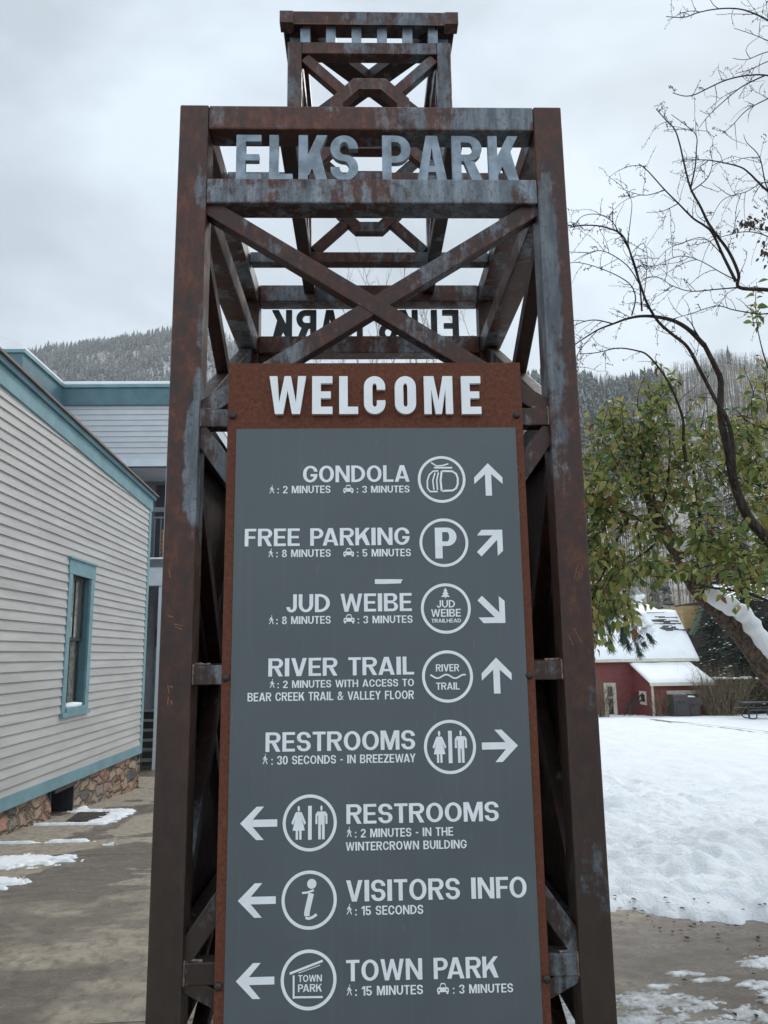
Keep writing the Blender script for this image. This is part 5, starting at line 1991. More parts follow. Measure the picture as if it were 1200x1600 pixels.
def pick(zf, u0, u1, D0, D1, n, dens, seed, hmin, hmax):
    rs = np.random.RandomState(seed)
    P_, H_ = [], []
    k = 0
    while len(P_) < n and k < n * 30:
        k += 1
        u = rs.uniform(u0, u1)
        d = math.sqrt(rs.uniform(D0 ** 2, D1 ** 2))
        if rs.rand() < dens(u, d):
            P_.append((CAM[0] + u * d, Yc(d), zf(u, d) - 0.4))
            H_.append(rs.uniform(hmin, hmax))
    return P_, H_


ct = [conifer_template(7, 7, i) for i in range(6)]
cs = [conifer_template(5, 6, 20 + i) for i in range(5)]
at_ = [aspen_template(9, 40 + i) for i in range(8)]
nz = lambda u, d, f, s: mnoise.noise(Vector((u * f, d / 90, s)))
p_, h_ = pick(hl, -.62, -.05, 820, 1200, 5200, lambda u, d: min(1, max(.12, .55 + 1.2 * nz(u, d, 14, 3))), 1, 8, 16)
scatter('conifer_wood', 'needle_far_left', cs, p_, h_, 1)
p_, h_ = pick(hl, -.62, -.05, 780, 1180, 3600, lambda u, d: min(1, max(.1, .5 - 1.2 * nz(u, d, 14, 3))), 2, 7, 12)
scatter('aspen_wood', 'aspen_far_grey', [aspen_template(12, 60 + i, .022) for i in range(6)], p_, h_, 2)
# right hand hill: spruces along the left shoulder, aspens elsewhere
p_, h_ = pick(hr, .18, .62, 250, 655, 1150, lambda u, d: max(.015, min(1, (.43 - u) * 7)) * min(1, max(.05, .45 + 1.5 * nz(u, d, 22, 7))) * (1.0 if d > 430 or u < .37 else .5), 3, 8, 19)
scatter('conifer_wood', 'needle_far', ct, p_, h_, 3)
p_, h_ = pick(hr, .16, .68, 260, 650, 8200, lambda u, d: min(1, max(.08, .6 + .9 * nz(u, d, 12, 9))), 4, 8, 14)
scatter('aspen_wood', 'aspen_far', at_, p_, h_, 4)
p_, h_ = pick(hr, .16, .66, 100, 265, 1500, lambda u, d: min(1, max(.1, .55 + .9 * nz(u, d, 20, 5))), 5, 8, 14)
scatter('aspen_wood', 'aspen_far', [aspen_template(10, 80 + i, .0085) for i in range(8)], p_, h_, 5)
p_, h_ = pick(hr, .16, .66, 105, 300, 60, lambda u, d: .6, 6, 4, 9)
scatter('conifer_wood', 'needle_far', ct, p_, h_, 6)


# ------------------------------------------------------------------ bare aspens seen through the frame
def grow(mb, p, dirv, L, r0, depth, rr, up=0.25, n=6, kids=3, spread=0.9, wig=0.18, sides=5, out=None):
    pts, rad = [Vector(p)], [r0]
    d = Vector(dirv).normalized()
    for i in range(n):
        d = (d + Vector((rr.gauss(0, wig), rr.gauss(0, wig), rr.gauss(0, wig) + up * .2))).normalized()
        pts.append(pts[-1] + d * L / n)
        rad.append(r0 * (1 - .8 * (i + 1) / n))
    mb.tube(pts, rad, sides, False)
    if out is not None:
        out.append(pts)
    if depth > 0:
        for k in range(kids):
            t = rr.uniform(.25, .95)
            i = min(n - 1, int(t * n))
            b = pts[i].lerp(pts[i + 1], t * n - i)
            dd = (pts[i + 1] - pts[i]).normalized()
            sv = Vector((rr.gauss(0, 1), rr.gauss(0, 1), rr.gauss(0, .6)))
            sv = (sv - dd * sv.dot(dd)).normalized()
            grow(mb, b, dd + sv * spread, L * rr.uniform(.35, .6), max(.004, rad[i] * .55), depth - 1, rr, up, max(3, n - 2), kids, spread, wig * 1.2, max(3, sides - 1), out)


for i, (px, D, ptop) in enumerate([(548, 52, 392), (575, 47, 405), (612, 55, 376), (640, 49, 400), (668, 53, 392), (695, 46, 420), (722, 50, 445), (590, 60, 380), (655, 62, 388), (735, 55, 470), (500, 54, 470), (530, 49, 500), (765, 57, 500)]):
    rr = random.Random(100 + i)
    b = at(px, 900, D)
    top = at(px, ptop, D)
    t = thing('aspen_tree', 'bare pale aspen seen through the upper part of the rusty frame', 'tree', (b[0], b[1], gz(D)), 'bare aspens behind the tower')
    H = top[2] - gz(D)
    pts = [(b[0] + rr.gauss(0, .1) * k, b[1] + rr.gauss(0, .1) * k, gz(D) - 0.1 + (H + .1) * k / 8) for k in range(9)]
    MB().tube(pts, [0.16 * (1 - .9 * k / 8) for k in range(9)], 7).build('trunk', 'bark_aspen', t, True)
    mb = MB()
    for k in range(30):
        f = rr.uniform(.52, .97)
        j = min(7, int(f * 8))
        q = Vector(pts[j]).lerp(Vector(pts[j + 1]), f * 8 - j)
        a = rr.uniform(0, 6.28)
        grow(mb, q, (math.cos(a), math.sin(a), rr.uniform(.7, 1.8)), rr.uniform(.9, 2.4) * (1.3 - f * .7), 0.042 * (1.25 - f), 1, rr, .3, 4, 5, .8, .2, 3)
    mb.build('crown', 'stem_tan', t, False, 0, False)


# ------------------------------------------------------------------ spruces, hedge and shrubs by the red house
def spruce(label, px, D, top_py, base_r, seed, zbase=None, group=None, dens=1.0, mat='needle_spruce'):
    rr = random.Random(seed)
    b = at(px, 1000, D)
    z0 = gz(D) - 0.1 if zbase is None else zbase
    H = at(px, top_py, D)[2] - z0
    t = thing('spruce_tree', label, 'tree', (b[0], b[1], z0), group)
    MB().tube([(b[0], b[1], z0 - .2), (b[0] + .05, b[1], z0 + H * .5), (b[0], b[1], z0 + H * .98)], [0.03 * H * .55 + .05, .018 * H * .6 + .02, .01], 8).build('trunk', 'bark_spruce', t, True)
    V, F, S, SF = [], [], [], []
    nw = int(H * 4.2 * dens)
    for w in range(nw):
        f = w / nw
        z = z0 + H * (.06 + .92 * f)
        R_ = base_r * (1 - f) ** .8 * rr.uniform(.85, 1.12) + .12
        for k in range(int(9 * (1 - f) + 5)):
            a = rr.uniform(0, 6.283)
            L = R_ * rr.uniform(.6, 1.1)
            ns = max(3, int(L / .16))
            for s in range(1, ns + 1):
                q = s / ns
                droop = -.32 * L * q ** 1.5 + .1 * L * q ** 3
                c = np.array((b[0] + math.cos(a) * L * q, b[1] + math.sin(a) * L * q, z + droop))
                for e in range(4):
                    a2 = a + rr.choice((-1, 1)) * rr.uniform(.3, 1.3)
                    l2 = rr.uniform(.12, .28) * (1.2 - .5 * q)
                    tip = c + np.array((math.cos(a2) * l2, math.sin(a2) * l2, rr.uniform(-.55, -.05) * l2 - .03))
                    sd = np.array((-math.sin(a2), math.cos(a2), rr.uniform(-.5, .5))) * rr.uniform(.025, .05)
                    o = len(V)
                    V += [c - sd, c + sd, tip + sd * .4, tip - sd * .4]
                    F += [(o, o + 1, o + 2), (o, o + 2, o + 3)]
                if rr.random() < .05:
                    o = len(S)
                    w_ = rr.uniform(.06, .14)
                    S += [c + np.array((math.cos(x) * w_, math.sin(x) * w_, .02)) for x in (0, 1.26, 2.5, 3.77, 5.03)] + [c + np.array((0, 0, .09))]
                    SF += [(o + k2, o + (k2 + 1) % 5, o + 5) for k2 in range(5)]
    sh = np.array((b[0], b[1], z0))
    o = np_mesh('foliage', np.array(V) - sh, F, mat, None)
    o.parent = t
    o = np_mesh('snow', np.array(S) - sh, SF, 'snow_clump', None)
    o.parent = t
    return t


spruce('tall dark spruce behind the snow covered leaning trunk', 1168, 47, 742, 3.0, 1)
spruce('dark spruce at the right edge, behind the picnic table', 1232, 44, 700, 3.0, 2)
spruce('smaller dark spruce beside the timber house', 1118, 54, 838, 2.1, 3)
spruce('spruce far behind the crabapple leaves, tallest of the four', 1128, 66, 690, 2.8, 4)


def bush(label, px0, px1, D, top_py, n, seed, mat='stem_tan', cat='shrub', fan=.45, r0=.016, depth=1, kids=4, z0=None):
    rr = random.Random(seed)
    a, b = at(px0, 1100, D), at(px1, 1100, D)
    g = gz(D) if z0 is None else z0
    H = at((px0 + px1) / 2, top_py, D)[2] - g
    t = thing('bare_shrub', label, cat, ((a[0] + b[0]) / 2, Yc(D), g))
    mb = MB()
    for i in range(n):
        x = lerp(a[0], b[0], rr.uniform(.18, .82))
        dx = (x - (a[0] + b[0]) / 2) / max(.3, (b[0] - a[0]) / 2)
        grow(mb, (x, Yc(D) + rr.gauss(0, .25), g), (dx * fan + rr.gauss(0, .22), rr.gauss(0, .25), 1), H * rr.uniform(.65, 1.1), r0, depth, rr, .05, 5, kids, .55, .12, 4)
    mb.build('stems', mat, t, False, 0, False)
    return t


bush('dense bare brown shrub to the right of the two bins', 1092, 1160, 41.4, 1040, 150, 11, 'stem_tan', fan=.9)
bush('thin bare shrub against the wing wall, left of the bins', 1022, 1046, 41.6, 1076, 26, 12)
bush('tan twiggy shrub by the cream door, next to the tower leg', 920, 952, 42, 1056, 60, 13)
# clipped hedge
hd0, hd1 = at(1112, 1080, 42.5), at(1290, 1080, 42.5)
hz0, hz1 = gz(42.5), at(1170, 1060, 42.5)[2]
hg = thing('hedge', 'clipped dull green hedge behind the picnic table', 'hedge', ((hd0[0] + hd1[0]) / 2, hd0[1], hz0))
rr = random.Random(5)
V, F = [], []
for i in range(9000):
    c = np.array((rr.uniform(hd0[0], hd1[0]), hd0[1] + rr.uniform(0, 1.3), hz0 + (hz1 - hz0) * rr.random() ** .7 * rr.uniform(.93, 1.05)))
    d1, d2 = [np.array((rr.gauss(0, .05), rr.gauss(0, .05), rr.gauss(0, .05))) for _ in range(2)]
    o = len(V)
    V += [c, c + d1, c + d1 + d2, c + d2]
    F += [(o, o + 1, o + 2), (o, o + 2, o + 3)]
o = np_mesh('leaves', np.array(V) - np.array(hg.location), F, 'hedge_leaf')
o.parent = hg
MB().box((hd0[0] + .15, hd0[1] + .35, hz0 - .1), (hd1[0], hd0[1] + 1.0, hz1 - .25)).build('stems', 'bark_dark', hg)
mb = MB()
for i in range(40):
    mb.blob((rr.uniform(hd0[0], hd1[0]), hd0[1] + rr.uniform(.1, 1.1), hz1 + rr.uniform(-.03, .03)), (rr.uniform(.15, .4), .2, .06), i, 1)
mb.build('snow', 'snow_clump', hg, True)


# ------------------------------------------------------------------ leafy crabapple with the snow covered trunk
def trace(pts, D):
    """branch line measured on the photograph, laid out at its own changing distance"""
    out = []
    for i, q in enumerate(pts):
        d = D[0] + (D[1] - D[0]) * i / max(1, len(pts) - 1)
        out.append(Vector(at(q[0], q[1], d)))
    return out


def smooth(pts, k=5):
    out = []
    n = len(pts)
    for i in range(n - 1):
        p0, p1, p2, p3 = pts[max(0, i - 1)], pts[i], pts[i + 1], pts[min(n - 1, i + 2)]
        for j in range(k):
            t = j / k
            out.append(0.5 * ((2 * p1) + (p2 - p0) * t + (2 * p0 - 5 * p1 + 4 * p2 - p3) * t * t + (3 * p1 - p0 - 3 * p2 + p3) * t ** 3))
    out.append(pts[-1])
    return out


def taper(n, a, b, p=1.0):
    return [lerp(a, b, (i / (n - 1)) ** p) for i in range(n)]


base = Vector((CAM[0] + 0.665 * 7.0, Yc(7.0), gz(7.0)))
apple = thing('crabapple_tree', 'leafy crabapple with green and yellow leaves on a leaning trunk carrying snow', 'tree', base)
tr = [base + Vector((.1, 0, -.15))] + trace([(1300, 1190), (1245, 1100), (1203, 1046), (1172, 1000), (1140, 965), (1112, 940), (1088, 912), (1066, 872), (1046, 842), (1028, 812), (1014, 775), (1006, 730)], (7.0, 6.5))
ts = smooth(tr, 5)
tk = MB()
N_ = len(ts)
rt_ = [lerp(.150, .118, min(1, i / (N_ * .35))) if i < N_ * .35 else lerp(.118, .030, (i / N_ - .35) / .65) for i in range(N_)]
rt_ = [r_ * (1 + .1 * mnoise.noise(Vector((i * .5, 2, 0)))) for i, r_ in enumerate(rt_)]
tk.tube(ts, rt_, 14)
trunk = tk.build('trunk', 'bark_apple', apple, True)
limbs = [
    ([(1070, 875), (1079, 860), (1086, 838), (1094, 815), (1090, 780), (1084, 740)], (6.6, 6.9), .035),
    ([(1040, 830), (1015, 818), (985, 805), (958, 790), (935, 772)], (6.55, 6.2), .022),
    ([(1014, 775), (1000, 735), (1012, 690), (1018, 640), (1012, 598)], (6.5, 6.45), .014),
    ([(1028, 812), (1040, 770), (1046, 720), (1044, 665), (1030, 612)], (6.5, 6.8), .014),
    ([(1203, 940), (1160, 925), (1110, 918), (1060, 905), (1020, 900)], (6.0, 5.8), .012),
    ([(1215, 880), (1165, 868), (1120, 850), (1085, 842)], (6.1, 6.0), .012),
    ([(1230, 780), (1190, 760), (1150, 745), (1118, 725)], (6.6, 6.4), .014),
    ([(1230, 690), (1200, 672), (1170, 660), (1150, 640)], (6.6, 6.3), .012),
    ([(1210, 600), (1195, 560), (1185, 520), (1180, 486)], (6.4, 6.3), .008),
    ([(985, 805), (960, 850), (945, 890), (930, 925), (918, 955)], (6.3, 6.2), .014),
    ([(1040, 835), (1010, 862), (975, 885), (955, 920)], (6.5, 6.2), .014),
    ([(1084, 740), (1080, 700), (1096, 665), (1100, 640)], (6.9, 6.8), .012),
]
mb = MB()
limb_pts = []
for pts, D, r_ in limbs:
    s_ = smooth(trace(pts, D), 4)
    mb.tube(s_, taper(len(s_), r_, r_ * .3), 7)
    limb_pts.append(s_)
mb.build('branches', 'bark_dark', apple, True)

rr = random.Random(21)
LV, LF = [], []


def leaf(c, dirv, size, nrm):
    d = Vector(dirv).normalized()
    n = Vector(nrm)
    n = (n - d * n.dot(d))
    if n.length < 1e-4:
        n = d.orthogonal()
    n.normalize()
    s = d.cross(n)
    w = size * rr.uniform(.23, .33)
    fold = rr.uniform(.15, .9)
    curl = rr.uniform(-.1, .6) * size
    o = len(LV)
    def P3(t, side):
        return c + d * (size * t) - n * (curl * t * t) + s * (w * side) + n * (abs(side) * w * fold)
    pr = [(0, 0), (.22, .75), (.5, 1), (.78, .62), (1.05, 0), (.78, -.62), (.5, -1), (.22, -.75)]
    for t, sd_ in pr:
        LV.append(tuple(P3(t, sd_)))
    LV.append(tuple(P3(.5, 0)))
    m_ = o + 8
    for k in range(8):
        LF.append((o + k, o + (k + 1) % 8, m_))


shoot_mb = MB()
def shoot(p, d, L, nl, size, droop=0.25):
    d = Vector(d).normalized()
    pts = [Vector(p)]
    n = 7
    for i in range(n):
        d = (d + Vector((rr.gauss(0, .1), rr.gauss(0, .1), rr.gauss(0, .1) - droop * .12))).normalized()
        pts.append(pts[-1] + d * L / n)
    shoot_mb.tube(pts, taper(len(pts), .0045, .0016), 4, False)
    for k in range(nl):
        t = (k + .6) / nl * n
        i = min(n - 1, int(t))
        b = pts[i].lerp(pts[i + 1], t - i)
        dd = (pts[i + 1] - pts[i]).normalized()
        a = k * 2.4 + rr.uniform(-.4, .4)
        o1 = dd.orthogonal().normalized()
        o2 = dd.cross(o1)
        sv = o1 * math.cos(a) + o2 * math.sin(a)
        ld = dd * rr.uniform(.2, .7) + sv + Vector((0, 0, rr.uniform(-.9, .1)))
        leaf(b + sv * .008, ld, size * rr.uniform(.65, 1.15), Vector((rr.gauss(0, .5), rr.gauss(0, .5), 1)))


# where the leafy shoots are, as clumps: centre on the photograph, spread, distance, count, growing direction
clumps = [
    (1015, 655, 26, 40, 6.45, 26, (0, 0, 1)), (1035, 645, 22, 35, 6.6, 18, (.1, 0, 1)), (965, 690, 30, 30, 6.4, 22, (-.4, 0, .8)), (1005, 715, 45, 35, 6.5, 40, (0, 0, .9)),
    (1060, 720, 35, 40, 6.7, 34, (.1, 0, .9)), (940, 735, 22, 40, 6.3, 26, (-.7, 0, .5)), (985, 765, 45, 35, 6.4, 44, (-.3, 0, .6)), (1040, 775, 45, 35, 6.5, 44, (.1, 0, .6)),
    (1075, 800, 30, 35, 6.6, 24, (.4, 0, .3)), (950, 800, 28, 35, 6.3, 34, (-.7, 0, .1)), (1000, 830, 45, 28, 6.4, 40, (-.2, 0, .1)), (940, 860, 22, 32, 6.2, 34, (-.5, 0, -.5)),
    (975, 880, 30, 28, 6.3, 34, (-.2, 0, -.5)), (945, 920, 20, 24, 6.2, 24, (-.3, 0, -.8)), (930, 950, 12, 20, 6.2, 12, (-.3, 0, -.9)), (968, 925, 18, 14, 6.2, 8, (.1, 0, -.8)),
    (1020, 880, 40, 12, 6.0, 14, (-.5, 0, -.2)), (1075, 893, 36, 8, 5.9, 12, (-.8, 0, .1)), (1135, 890, 40, 14, 5.9, 18, (-.7, 0, 0)), (1190, 905, 26, 18, 5.9, 18, (-.6, 0, -.1)),
    (1120, 850, 30, 16, 6.1, 16, (-.7, 0, 0)), (1170, 860, 35, 20, 6.1, 26, (-.6, 0, 0)), (1150, 740, 32, 30, 6.4, 26, (-.5, 0, .5)), (1190, 760, 30, 35, 6.5, 30, (-.3, 0, .4)),
    (1185, 690, 25, 30, 6.4, 28, (-.5, 0, .4)), (1150, 690, 22, 24, 6.4, 14, (-.4, 0, .6)), (1195, 630, 18, 30, 6.4, 14, (-.3, 0, .8)), (1185, 800, 30, 22, 6.3, 22, (-.4, 0, 0)),
    (1185, 545, 12, 35, 6.35, 7, (-.3, 0, .8)), (1105, 690, 20, 25, 6.7, 10, (.2, 0, .8)), (1215, 700, 30, 90, 6.4, 40, (-.2, 0, .5)), (905, 830, 25, 90, 6.3, 36, (-.3, 0, .1)), (1215, 850, 25, 60, 6.1, 24, (-.2, 0, .2)),
]
for (cx, cy, sx, sy, D, n, dv) in clumps:
    for k in range(int(n * .70)):
        px, py = cx + rr.gauss(0, sx * .6), cy + rr.gauss(0, sy * .6)
        p = at(px, py, D + rr.gauss(0, .22))
        d = (dv[0] + rr.gauss(0, .45), rr.gauss(0, .5), dv[2] + rr.gauss(0, .35))
        L = rr.uniform(.14, .34)
        shoot(p, d, L, int(4 + L * 23), rr.uniform(.062, .094))
shoot_mb.build('twigs', 'bark_twig', apple, False, 0, False)
lm = np.array(LV, np.float32) - np.array(base, np.float32)
o = np_mesh('leaves', lm, LF, 'leaf_green')
o.parent = apple
# snow lying along the trunk and in the forks
mb = MB()
sn = smooth(trace([(1103, 922), (1118, 938), (1140, 950), (1160, 962), (1176, 985), (1194, 1010), (1215, 1040), (1240, 1075)], (6.58, 6.85)), 5)
n_ = len(sn)
mb.tube([p + Vector((.012, 0, .012)) for p in sn], [.075 * min(1, .25 + i / 4, (n_ - i) / 3) * (1 + .28 * mnoise.noise(Vector((i * .45, 7, 0)))) for i in range(n_)], 12)
for i, (px, py, r_) in enumerate([(1004, 660, .035), (1085, 688, .04), (1073, 738, .035), (984, 772, .03), (1020, 845, .04), (1064, 852, .06), (1077, 874, .045), (988, 925, .06), (975, 935, .05), (958, 905, .04), (945, 960, .05), (965, 955, .045), (1110, 780, .03), (925, 905, .06), (1190, 720, .03), (1122, 770, .03)]):
    c = at(px, py, 6.55)
    mb.blob(c, (r_ * 1.15, r_ * .9, r_ * .6), i, 3, .6, .9)
kind(lab(mb.build('snow', 'snow_clump', apple, True), 'thick snow along the upper side of the trunk'), 'stuff')

# ------------------------------------------------------------------ drooping spruce bough with snow, next to the tower leg
sb = at(905, 1010, 13.0)
near = thing('spruce_tree', 'young spruce with snow laden drooping boughs, mostly hidden by the right tower leg', 'tree', (sb[0], sb[1], gz(13)))
MB().tube([(sb[0], sb[1], gz(13) - .1), (sb[0], sb[1], gz(13) + 2), (sb[0] + .02, sb[1], at(905, 880, 13)[2])], [.07, .05, .015], 8).build('trunk', 'bark_spruce', near, True)
V, F = [], []
rr = random.Random(33)
bm_ = MB()
for (x0, y0, x1, y1, x2, y2, n) in [(905, 925, 960, 950, 982, 1010, 9), (905, 930, 985, 955, 1018, 1000, 10), (905, 935, 975, 965, 1000, 1022, 10), (905, 930, 945, 965, 955, 1012, 8), (905, 940, 935, 960, 930, 985, 5), (905, 915, 960, 935, 1005, 1005, 9), (905, 920, 880, 950, 860, 1000, 8), (905, 900, 935, 920, 950, 960, 6), (905, 945, 965, 960, 972, 1000, 8)]:
    A, B, C_ = [Vector(at(a, b, 13 + rr.uniform(-.25, .25))) for a, b in ((x0, y0), (x1, y1), (x2, y2))]
    A.y = sb[1]
    pl = smooth([A, B, C_], 8)
    bm_.tube(pl, taper(len(pl), .016, .004), 5)
    for i in range(3, len(pl)):
        for k in range(46):
            d0 = (pl[i] - pl[i - 1]).normalized()
            c = pl[i] + Vector((rr.gauss(0, .02), rr.gauss(0, .03), rr.gauss(0, .02)))
            dv = (d0 + Vector((rr.gauss(0, .6), rr.gauss(0, .6), -.5 + rr.gauss(0, .4)))).normalized()
            L = rr.uniform(.05, .15)
            sd_ = dv.orthogonal().normalized() * rr.uniform(.005, .010)
            o = len(V)
            V += [tuple(c - sd_), tuple(c + sd_), tuple(c + dv * L + sd_ * .3), tuple(c + dv * L - sd_ * .3)]
            F += [(o, o + 1, o + 2), (o, o + 2, o + 3)]
bm_.build('boughs', 'bark_spruce', near, True)
o = np_mesh('needles', np.array(V) - np.array(near.location), F, 'needle_near')
o.parent = near
mb = MB()
for i, (px, py, rx, rz_) in enumerate([(975, 972, .15, .075), (985, 980, .12, .06), (1002, 1000, .075, .07), (1006, 975, .13, .07), (1012, 985, .10, .07), (964, 962, .09, .06), (992, 935, .13, .11), (985, 948, .1, .07), (1000, 966, .09, .1)]):
    c = at(px, py, 12.85 + rr.uniform(-.1, .1))
    mb.blob(c, (rx * .95, .12, rz_ * .85), 40 + i, 3, .6, .75)
kind(mb.build('snow', 'snow_clump', near, True), 'stuff')

# ------------------------------------------------------------------ bare tree in front of the sky on the right
bb = Vector((CAM[0] + 0.70 * 6.0, Yc(6.0), gz(6.0)))
bare = thing('bare_tree', 'leafless tree with dark arching branches against the sky at upper right', 'tree', bb)
lines = [
    # (points, distance range, start radius, end radius, twigs per metre)
    ([(1360, 1250), (1300, 1050), (1245, 920), (1202, 848), (1168, 806), (1147, 753), (1137, 702), (1126, 650), (1126, 596), (1119, 576), (1100, 538)], (6.0, 5.6), .060, .017, 0),
    ([(1101, 540), (1076, 515), (1052, 501), (1025, 495), (1002, 494), (980, 498), (958, 506), (935, 515), (912, 529), (896, 540)], (5.6, 5.4), .020, .004, 12),
    ([(1147, 753), (1145, 695), (1136, 655), (1117, 623), (1093, 577), (1074, 542), (1050, 522), (1029, 503), (1012, 476), (1002, 449), (990, 412), (980, 381), (968, 364), (941, 354), (915, 352), (892, 355)], (5.7, 5.3), .020, .004, 12),
    ([(1072, 722), (1068, 690), (1067, 655), (1053, 615), (1037, 585), (1013, 556), (995, 548), (965, 544), (933, 551), (904, 553)], (6.3, 5.9), .016, .003, 9),
    ([(1290, 480), (1245, 462), (1200, 453), (1155, 449), (1154, 428), (1138, 392), (1110, 354), (1094, 322), (1079, 294), (1069, 256), (1062, 225), (1054, 202), (1040, 187), (1025, 170)], (5.5, 5.2), .020, .003, 8),
    ([(1150, 440), (1130, 400), (1113, 364), (1100, 352), (1083, 341), (1060, 318), (1039, 297), (1012, 267), (998, 256)], (5.4, 5.0), .013, .003, 10),
    ([(1079, 294), (1086, 262), (1088, 235), (1088, 212), (1072, 196), (1049, 179)], (5.25, 5.1), .007, .002, 7),
    ([(1079, 300), (1104, 280), (1112, 262), (1113, 251)], (5.25, 5.2), .005, .002, 8),
    ([(1290, 420), (1240, 340), (1187, 287), (1170, 270), (1154, 260), (1113, 251), (1088, 250), (1066, 253)], (5.6, 5.3), .013, .002, 10),
    ([(1290, 160), (1240, 60), (1200, 32), (1180, 22), (1160, 15), (1138, 13), (1113, 15), (1090, 20), (1069, 27), (1041, 26)], (5.2, 5.0), .009, .003, 7),
    ([(1290, 200), (1240, 130), (1200, 118), (1167, 118), (1135, 125), (1106, 138), (1085, 148), (1069, 150), (1051, 145)], (5.3, 5.0), .008, .003, 7),
    ([(1240, 85), (1200, 64), (1177, 54), (1147, 44)], (5.2, 5.1), .005, .002, 8),
    ([(1250, 76), (1200, 81), (1167, 93), (1145, 91)], (5.2, 5.1), .005, .002, 6),
    ([(1240, 85), (1200, 96), (1174, 108), (1149, 115)], (5.3, 5.2), .005, .002, 6),
    ([(1195, 118), (1160, 135), (1130, 159), (1106, 182), (1093, 199)], (5.2, 5.1), .006, .002, 6),
    ([(1250, 130), (1200, 154), (1167, 172), (1144, 196), (1128, 209)], (5.3, 5.2), .006, .002, 9),
    ([(1280, 420), (1235, 340), (1200, 297), (1187, 246), (1167, 223), (1162, 210)], (5.6, 5.4), .009, .002, 7),
    ([(1003, 486), (998, 435), (985, 395), (968, 365), (955, 345), (935, 335), (912, 337), (898, 350)], (5.45, 5.3), .007, .002, 11),
    ([(987, 493), (993, 466), (985, 445), (961, 429), (925, 415), (895, 410), (875, 420)], (5.45, 5.2), .006, .002, 11),
    ([(1005, 470), (1010, 430), (1011, 395), (1005, 378)], (5.4, 5.3), .004, .0015, 12),
    ([(980, 381), (985, 345), (987, 315), (978, 298)], (5.3, 5.25), .004, .0015, 9),
    ([(1002, 449), (980, 415), (945, 393), (920, 395), (897, 408)], (5.4, 5.2), .005, .002, 10),
    ([(1155, 449), (1120, 452), (1080, 455), (1052, 447), (1025, 432), (1005, 436)], (5.5, 5.2), .006, .002, 12),
    ([(1154, 440), (1125, 425), (1095, 408), (1065, 400), (1035, 410), (1020, 420)], (5.45, 5.2), .005, .002, 12),
    ([(1240, 470), (1200, 490), (1150, 485), (1120, 478), (1080, 490), (1052, 498)], (5.5, 5.3), .007, .002, 12),
    ([(1130, 400), (1100, 372), (1065, 380), (1040, 392), (1018, 420)], (5.4, 5.2), .004, .0015, 10),
    ([(1039, 297), (1010, 305), (985, 300), (965, 292)], (5.2, 5.0), .004, .0015, 10),
    ([(1060, 318), (1035, 330), (1010, 332)], (5.25, 5.1), .004, .0015, 10),
    ([(1290, 330), (1240, 310), (1200, 285), (1165, 300), (1130, 312), (1110, 345)], (5.5, 5.3), .006, .002, 12),
    ([(1250, 400), (1205, 372), (1170, 362), (1135, 368), (1100, 380)], (5.5, 5.3), .006, .002, 12),
    ([(1100, 538), (1088, 520), (1080, 505), (1070, 495)], (5.6, 5.5), .008, .002, 10),
    ([(958, 506), (930, 500), (905, 505), (880, 520)], (5.4, 5.3), .006, .002, 12),
    ([(935, 515), (912, 540), (900, 560), (905, 580)], (5.4, 5.3), .004, .0015, 12),
]
# limbs outside the picture that carry the upper branches
lines += [([(1300, 1050), (1330, 800), (1330, 600), (1300, 480), (1290, 330), (1290, 200), (1270, 110), (1235, 50)], (6.0, 5.2), .05, .012, 0),
          ([(1245, 920), (1280, 700), (1275, 560), (1290, 470)], (5.95, 5.5), .03, .022, 0)]
rr = random.Random(77)
lb, tb, bud = MB(), MB(), MB()


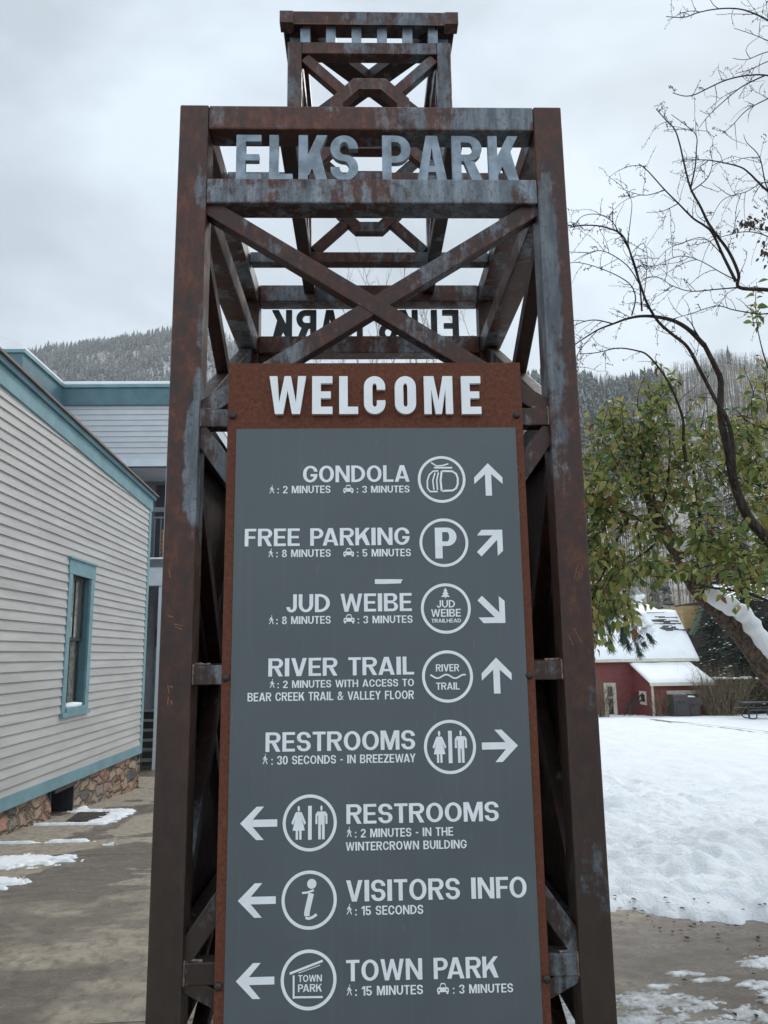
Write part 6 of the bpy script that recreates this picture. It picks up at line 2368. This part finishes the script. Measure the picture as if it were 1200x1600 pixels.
def twiglet(p, d, L, r_, depth):
    d = Vector(d).normalized()
    pts = [Vector(p)]
    bend = Vector((rr.gauss(0, .12), rr.gauss(0, .12), rr.gauss(-.05, .14)))
    n = 6
    for i in range(n):
        d = (d + bend + Vector((rr.gauss(0, .1), rr.gauss(0, .1), rr.gauss(0, .1)))).normalized()
        pts.append(pts[-1] + d * L / n)
    tb.tube(pts, taper(n + 1, r_, max(.0011, r_ * .5)), 4, False)
    for i in range(1, n + 1):
        if rr.random() < .6:
            q = pts[i] + Vector((rr.gauss(0, .006), rr.gauss(0, .006), rr.gauss(0, .006)))
            e = rr.uniform(.0022, .0048)
            o = [q + Vector(v) * e for v in ((1, 0, 0), (-1, 0, 0), (0, 1, 0), (0, -1, 0), (0, 0, 1.5), (0, 0, -1.5))]
            bud.add(o, [(0, 2, 4), (2, 1, 4), (1, 3, 4), (3, 0, 4), (2, 0, 5), (1, 2, 5), (3, 1, 5), (0, 3, 5)])
        if depth and rr.random() < .4:
            s = Vector((rr.gauss(0, 1), rr.gauss(0, .7), rr.gauss(.1, 1)))
            twiglet(pts[i], d * .6 + s.normalized(), L * rr.uniform(.25, .6), r_ * .7, depth - 1)


for pts, D, r0, r1, tw_ in lines:
    s_ = smooth(trace(pts, D), 5)
    (lb if r0 > .012 else tb).tube(s_, taper(len(s_), r0, r1, .7), 9 if r0 > .02 else 6)
    L = sum((a - b).length for a, b in zip(s_[1:], s_[:-1]))
    for k in range(int(L * tw_ * 1.0)):
        i = rr.randrange(len(s_) // 5, len(s_) - 1)
        d = (s_[i + 1] - s_[i]).normalized()
        sv = Vector((rr.gauss(-.15, 1), rr.gauss(0, .8), rr.gauss(.15, 1)))
        sv = (sv - d * sv.dot(d)).normalized()
        twiglet(s_[i], d * .8 + sv, rr.uniform(.06, .30), rr.uniform(.0016, .003), 1 if rr.random() < .6 else 0)
lb.build('branches', 'bark_dark', bare, True)
tb.build('twigs', 'bark_twig', bare, False, 0, False)
bud.build('buds', 'bark_twig', bare, False, 0, False)
LV, LF = [], []
for (cx, cy, sx, sy, n) in [(1180, 345, 18, 12, 40), (1165, 350, 10, 8, 14), (1195, 395, 10, 14, 18), (1150, 360, 10, 6, 6), (1200, 330, 14, 16, 26)]:
    for k in range(n):
        leaf(Vector(at(cx + rr.gauss(0, sx * .6), cy + rr.gauss(0, sy * .6), 5.4 + rr.gauss(0, .1))), (rr.gauss(0, .4), rr.gauss(0, .4), -1), rr.uniform(.03, .05), (rr.gauss(0, 1), rr.gauss(0, 1), .2))
o = np_mesh('dry_leaves', np.array(LV) - np.array(bb), LF, 'leaf_dry')
o.parent = bare


# ------------------------------------------------------------------ the damp air of the valley
hz = NT('haze')
hz.t.nodes.remove(hz.b)
vol = hz.t.nodes.new('ShaderNodeVolumePrincipled')
vol.inputs['Color'].default_value = (0.86, 0.90, 0.94, 1)
vol.inputs['Density'].default_value = 0.00022
vol.inputs['Anisotropy'].default_value = 0.2
hz.t.links.new(vol.outputs[0], hz.t.nodes['Material Output'].inputs['Volume'])
M['haze'] = hz.m
kind(MB().box((-2300, -60, -60), (2300, 1640, 620)).build('haze', 'haze'), 'stuff')
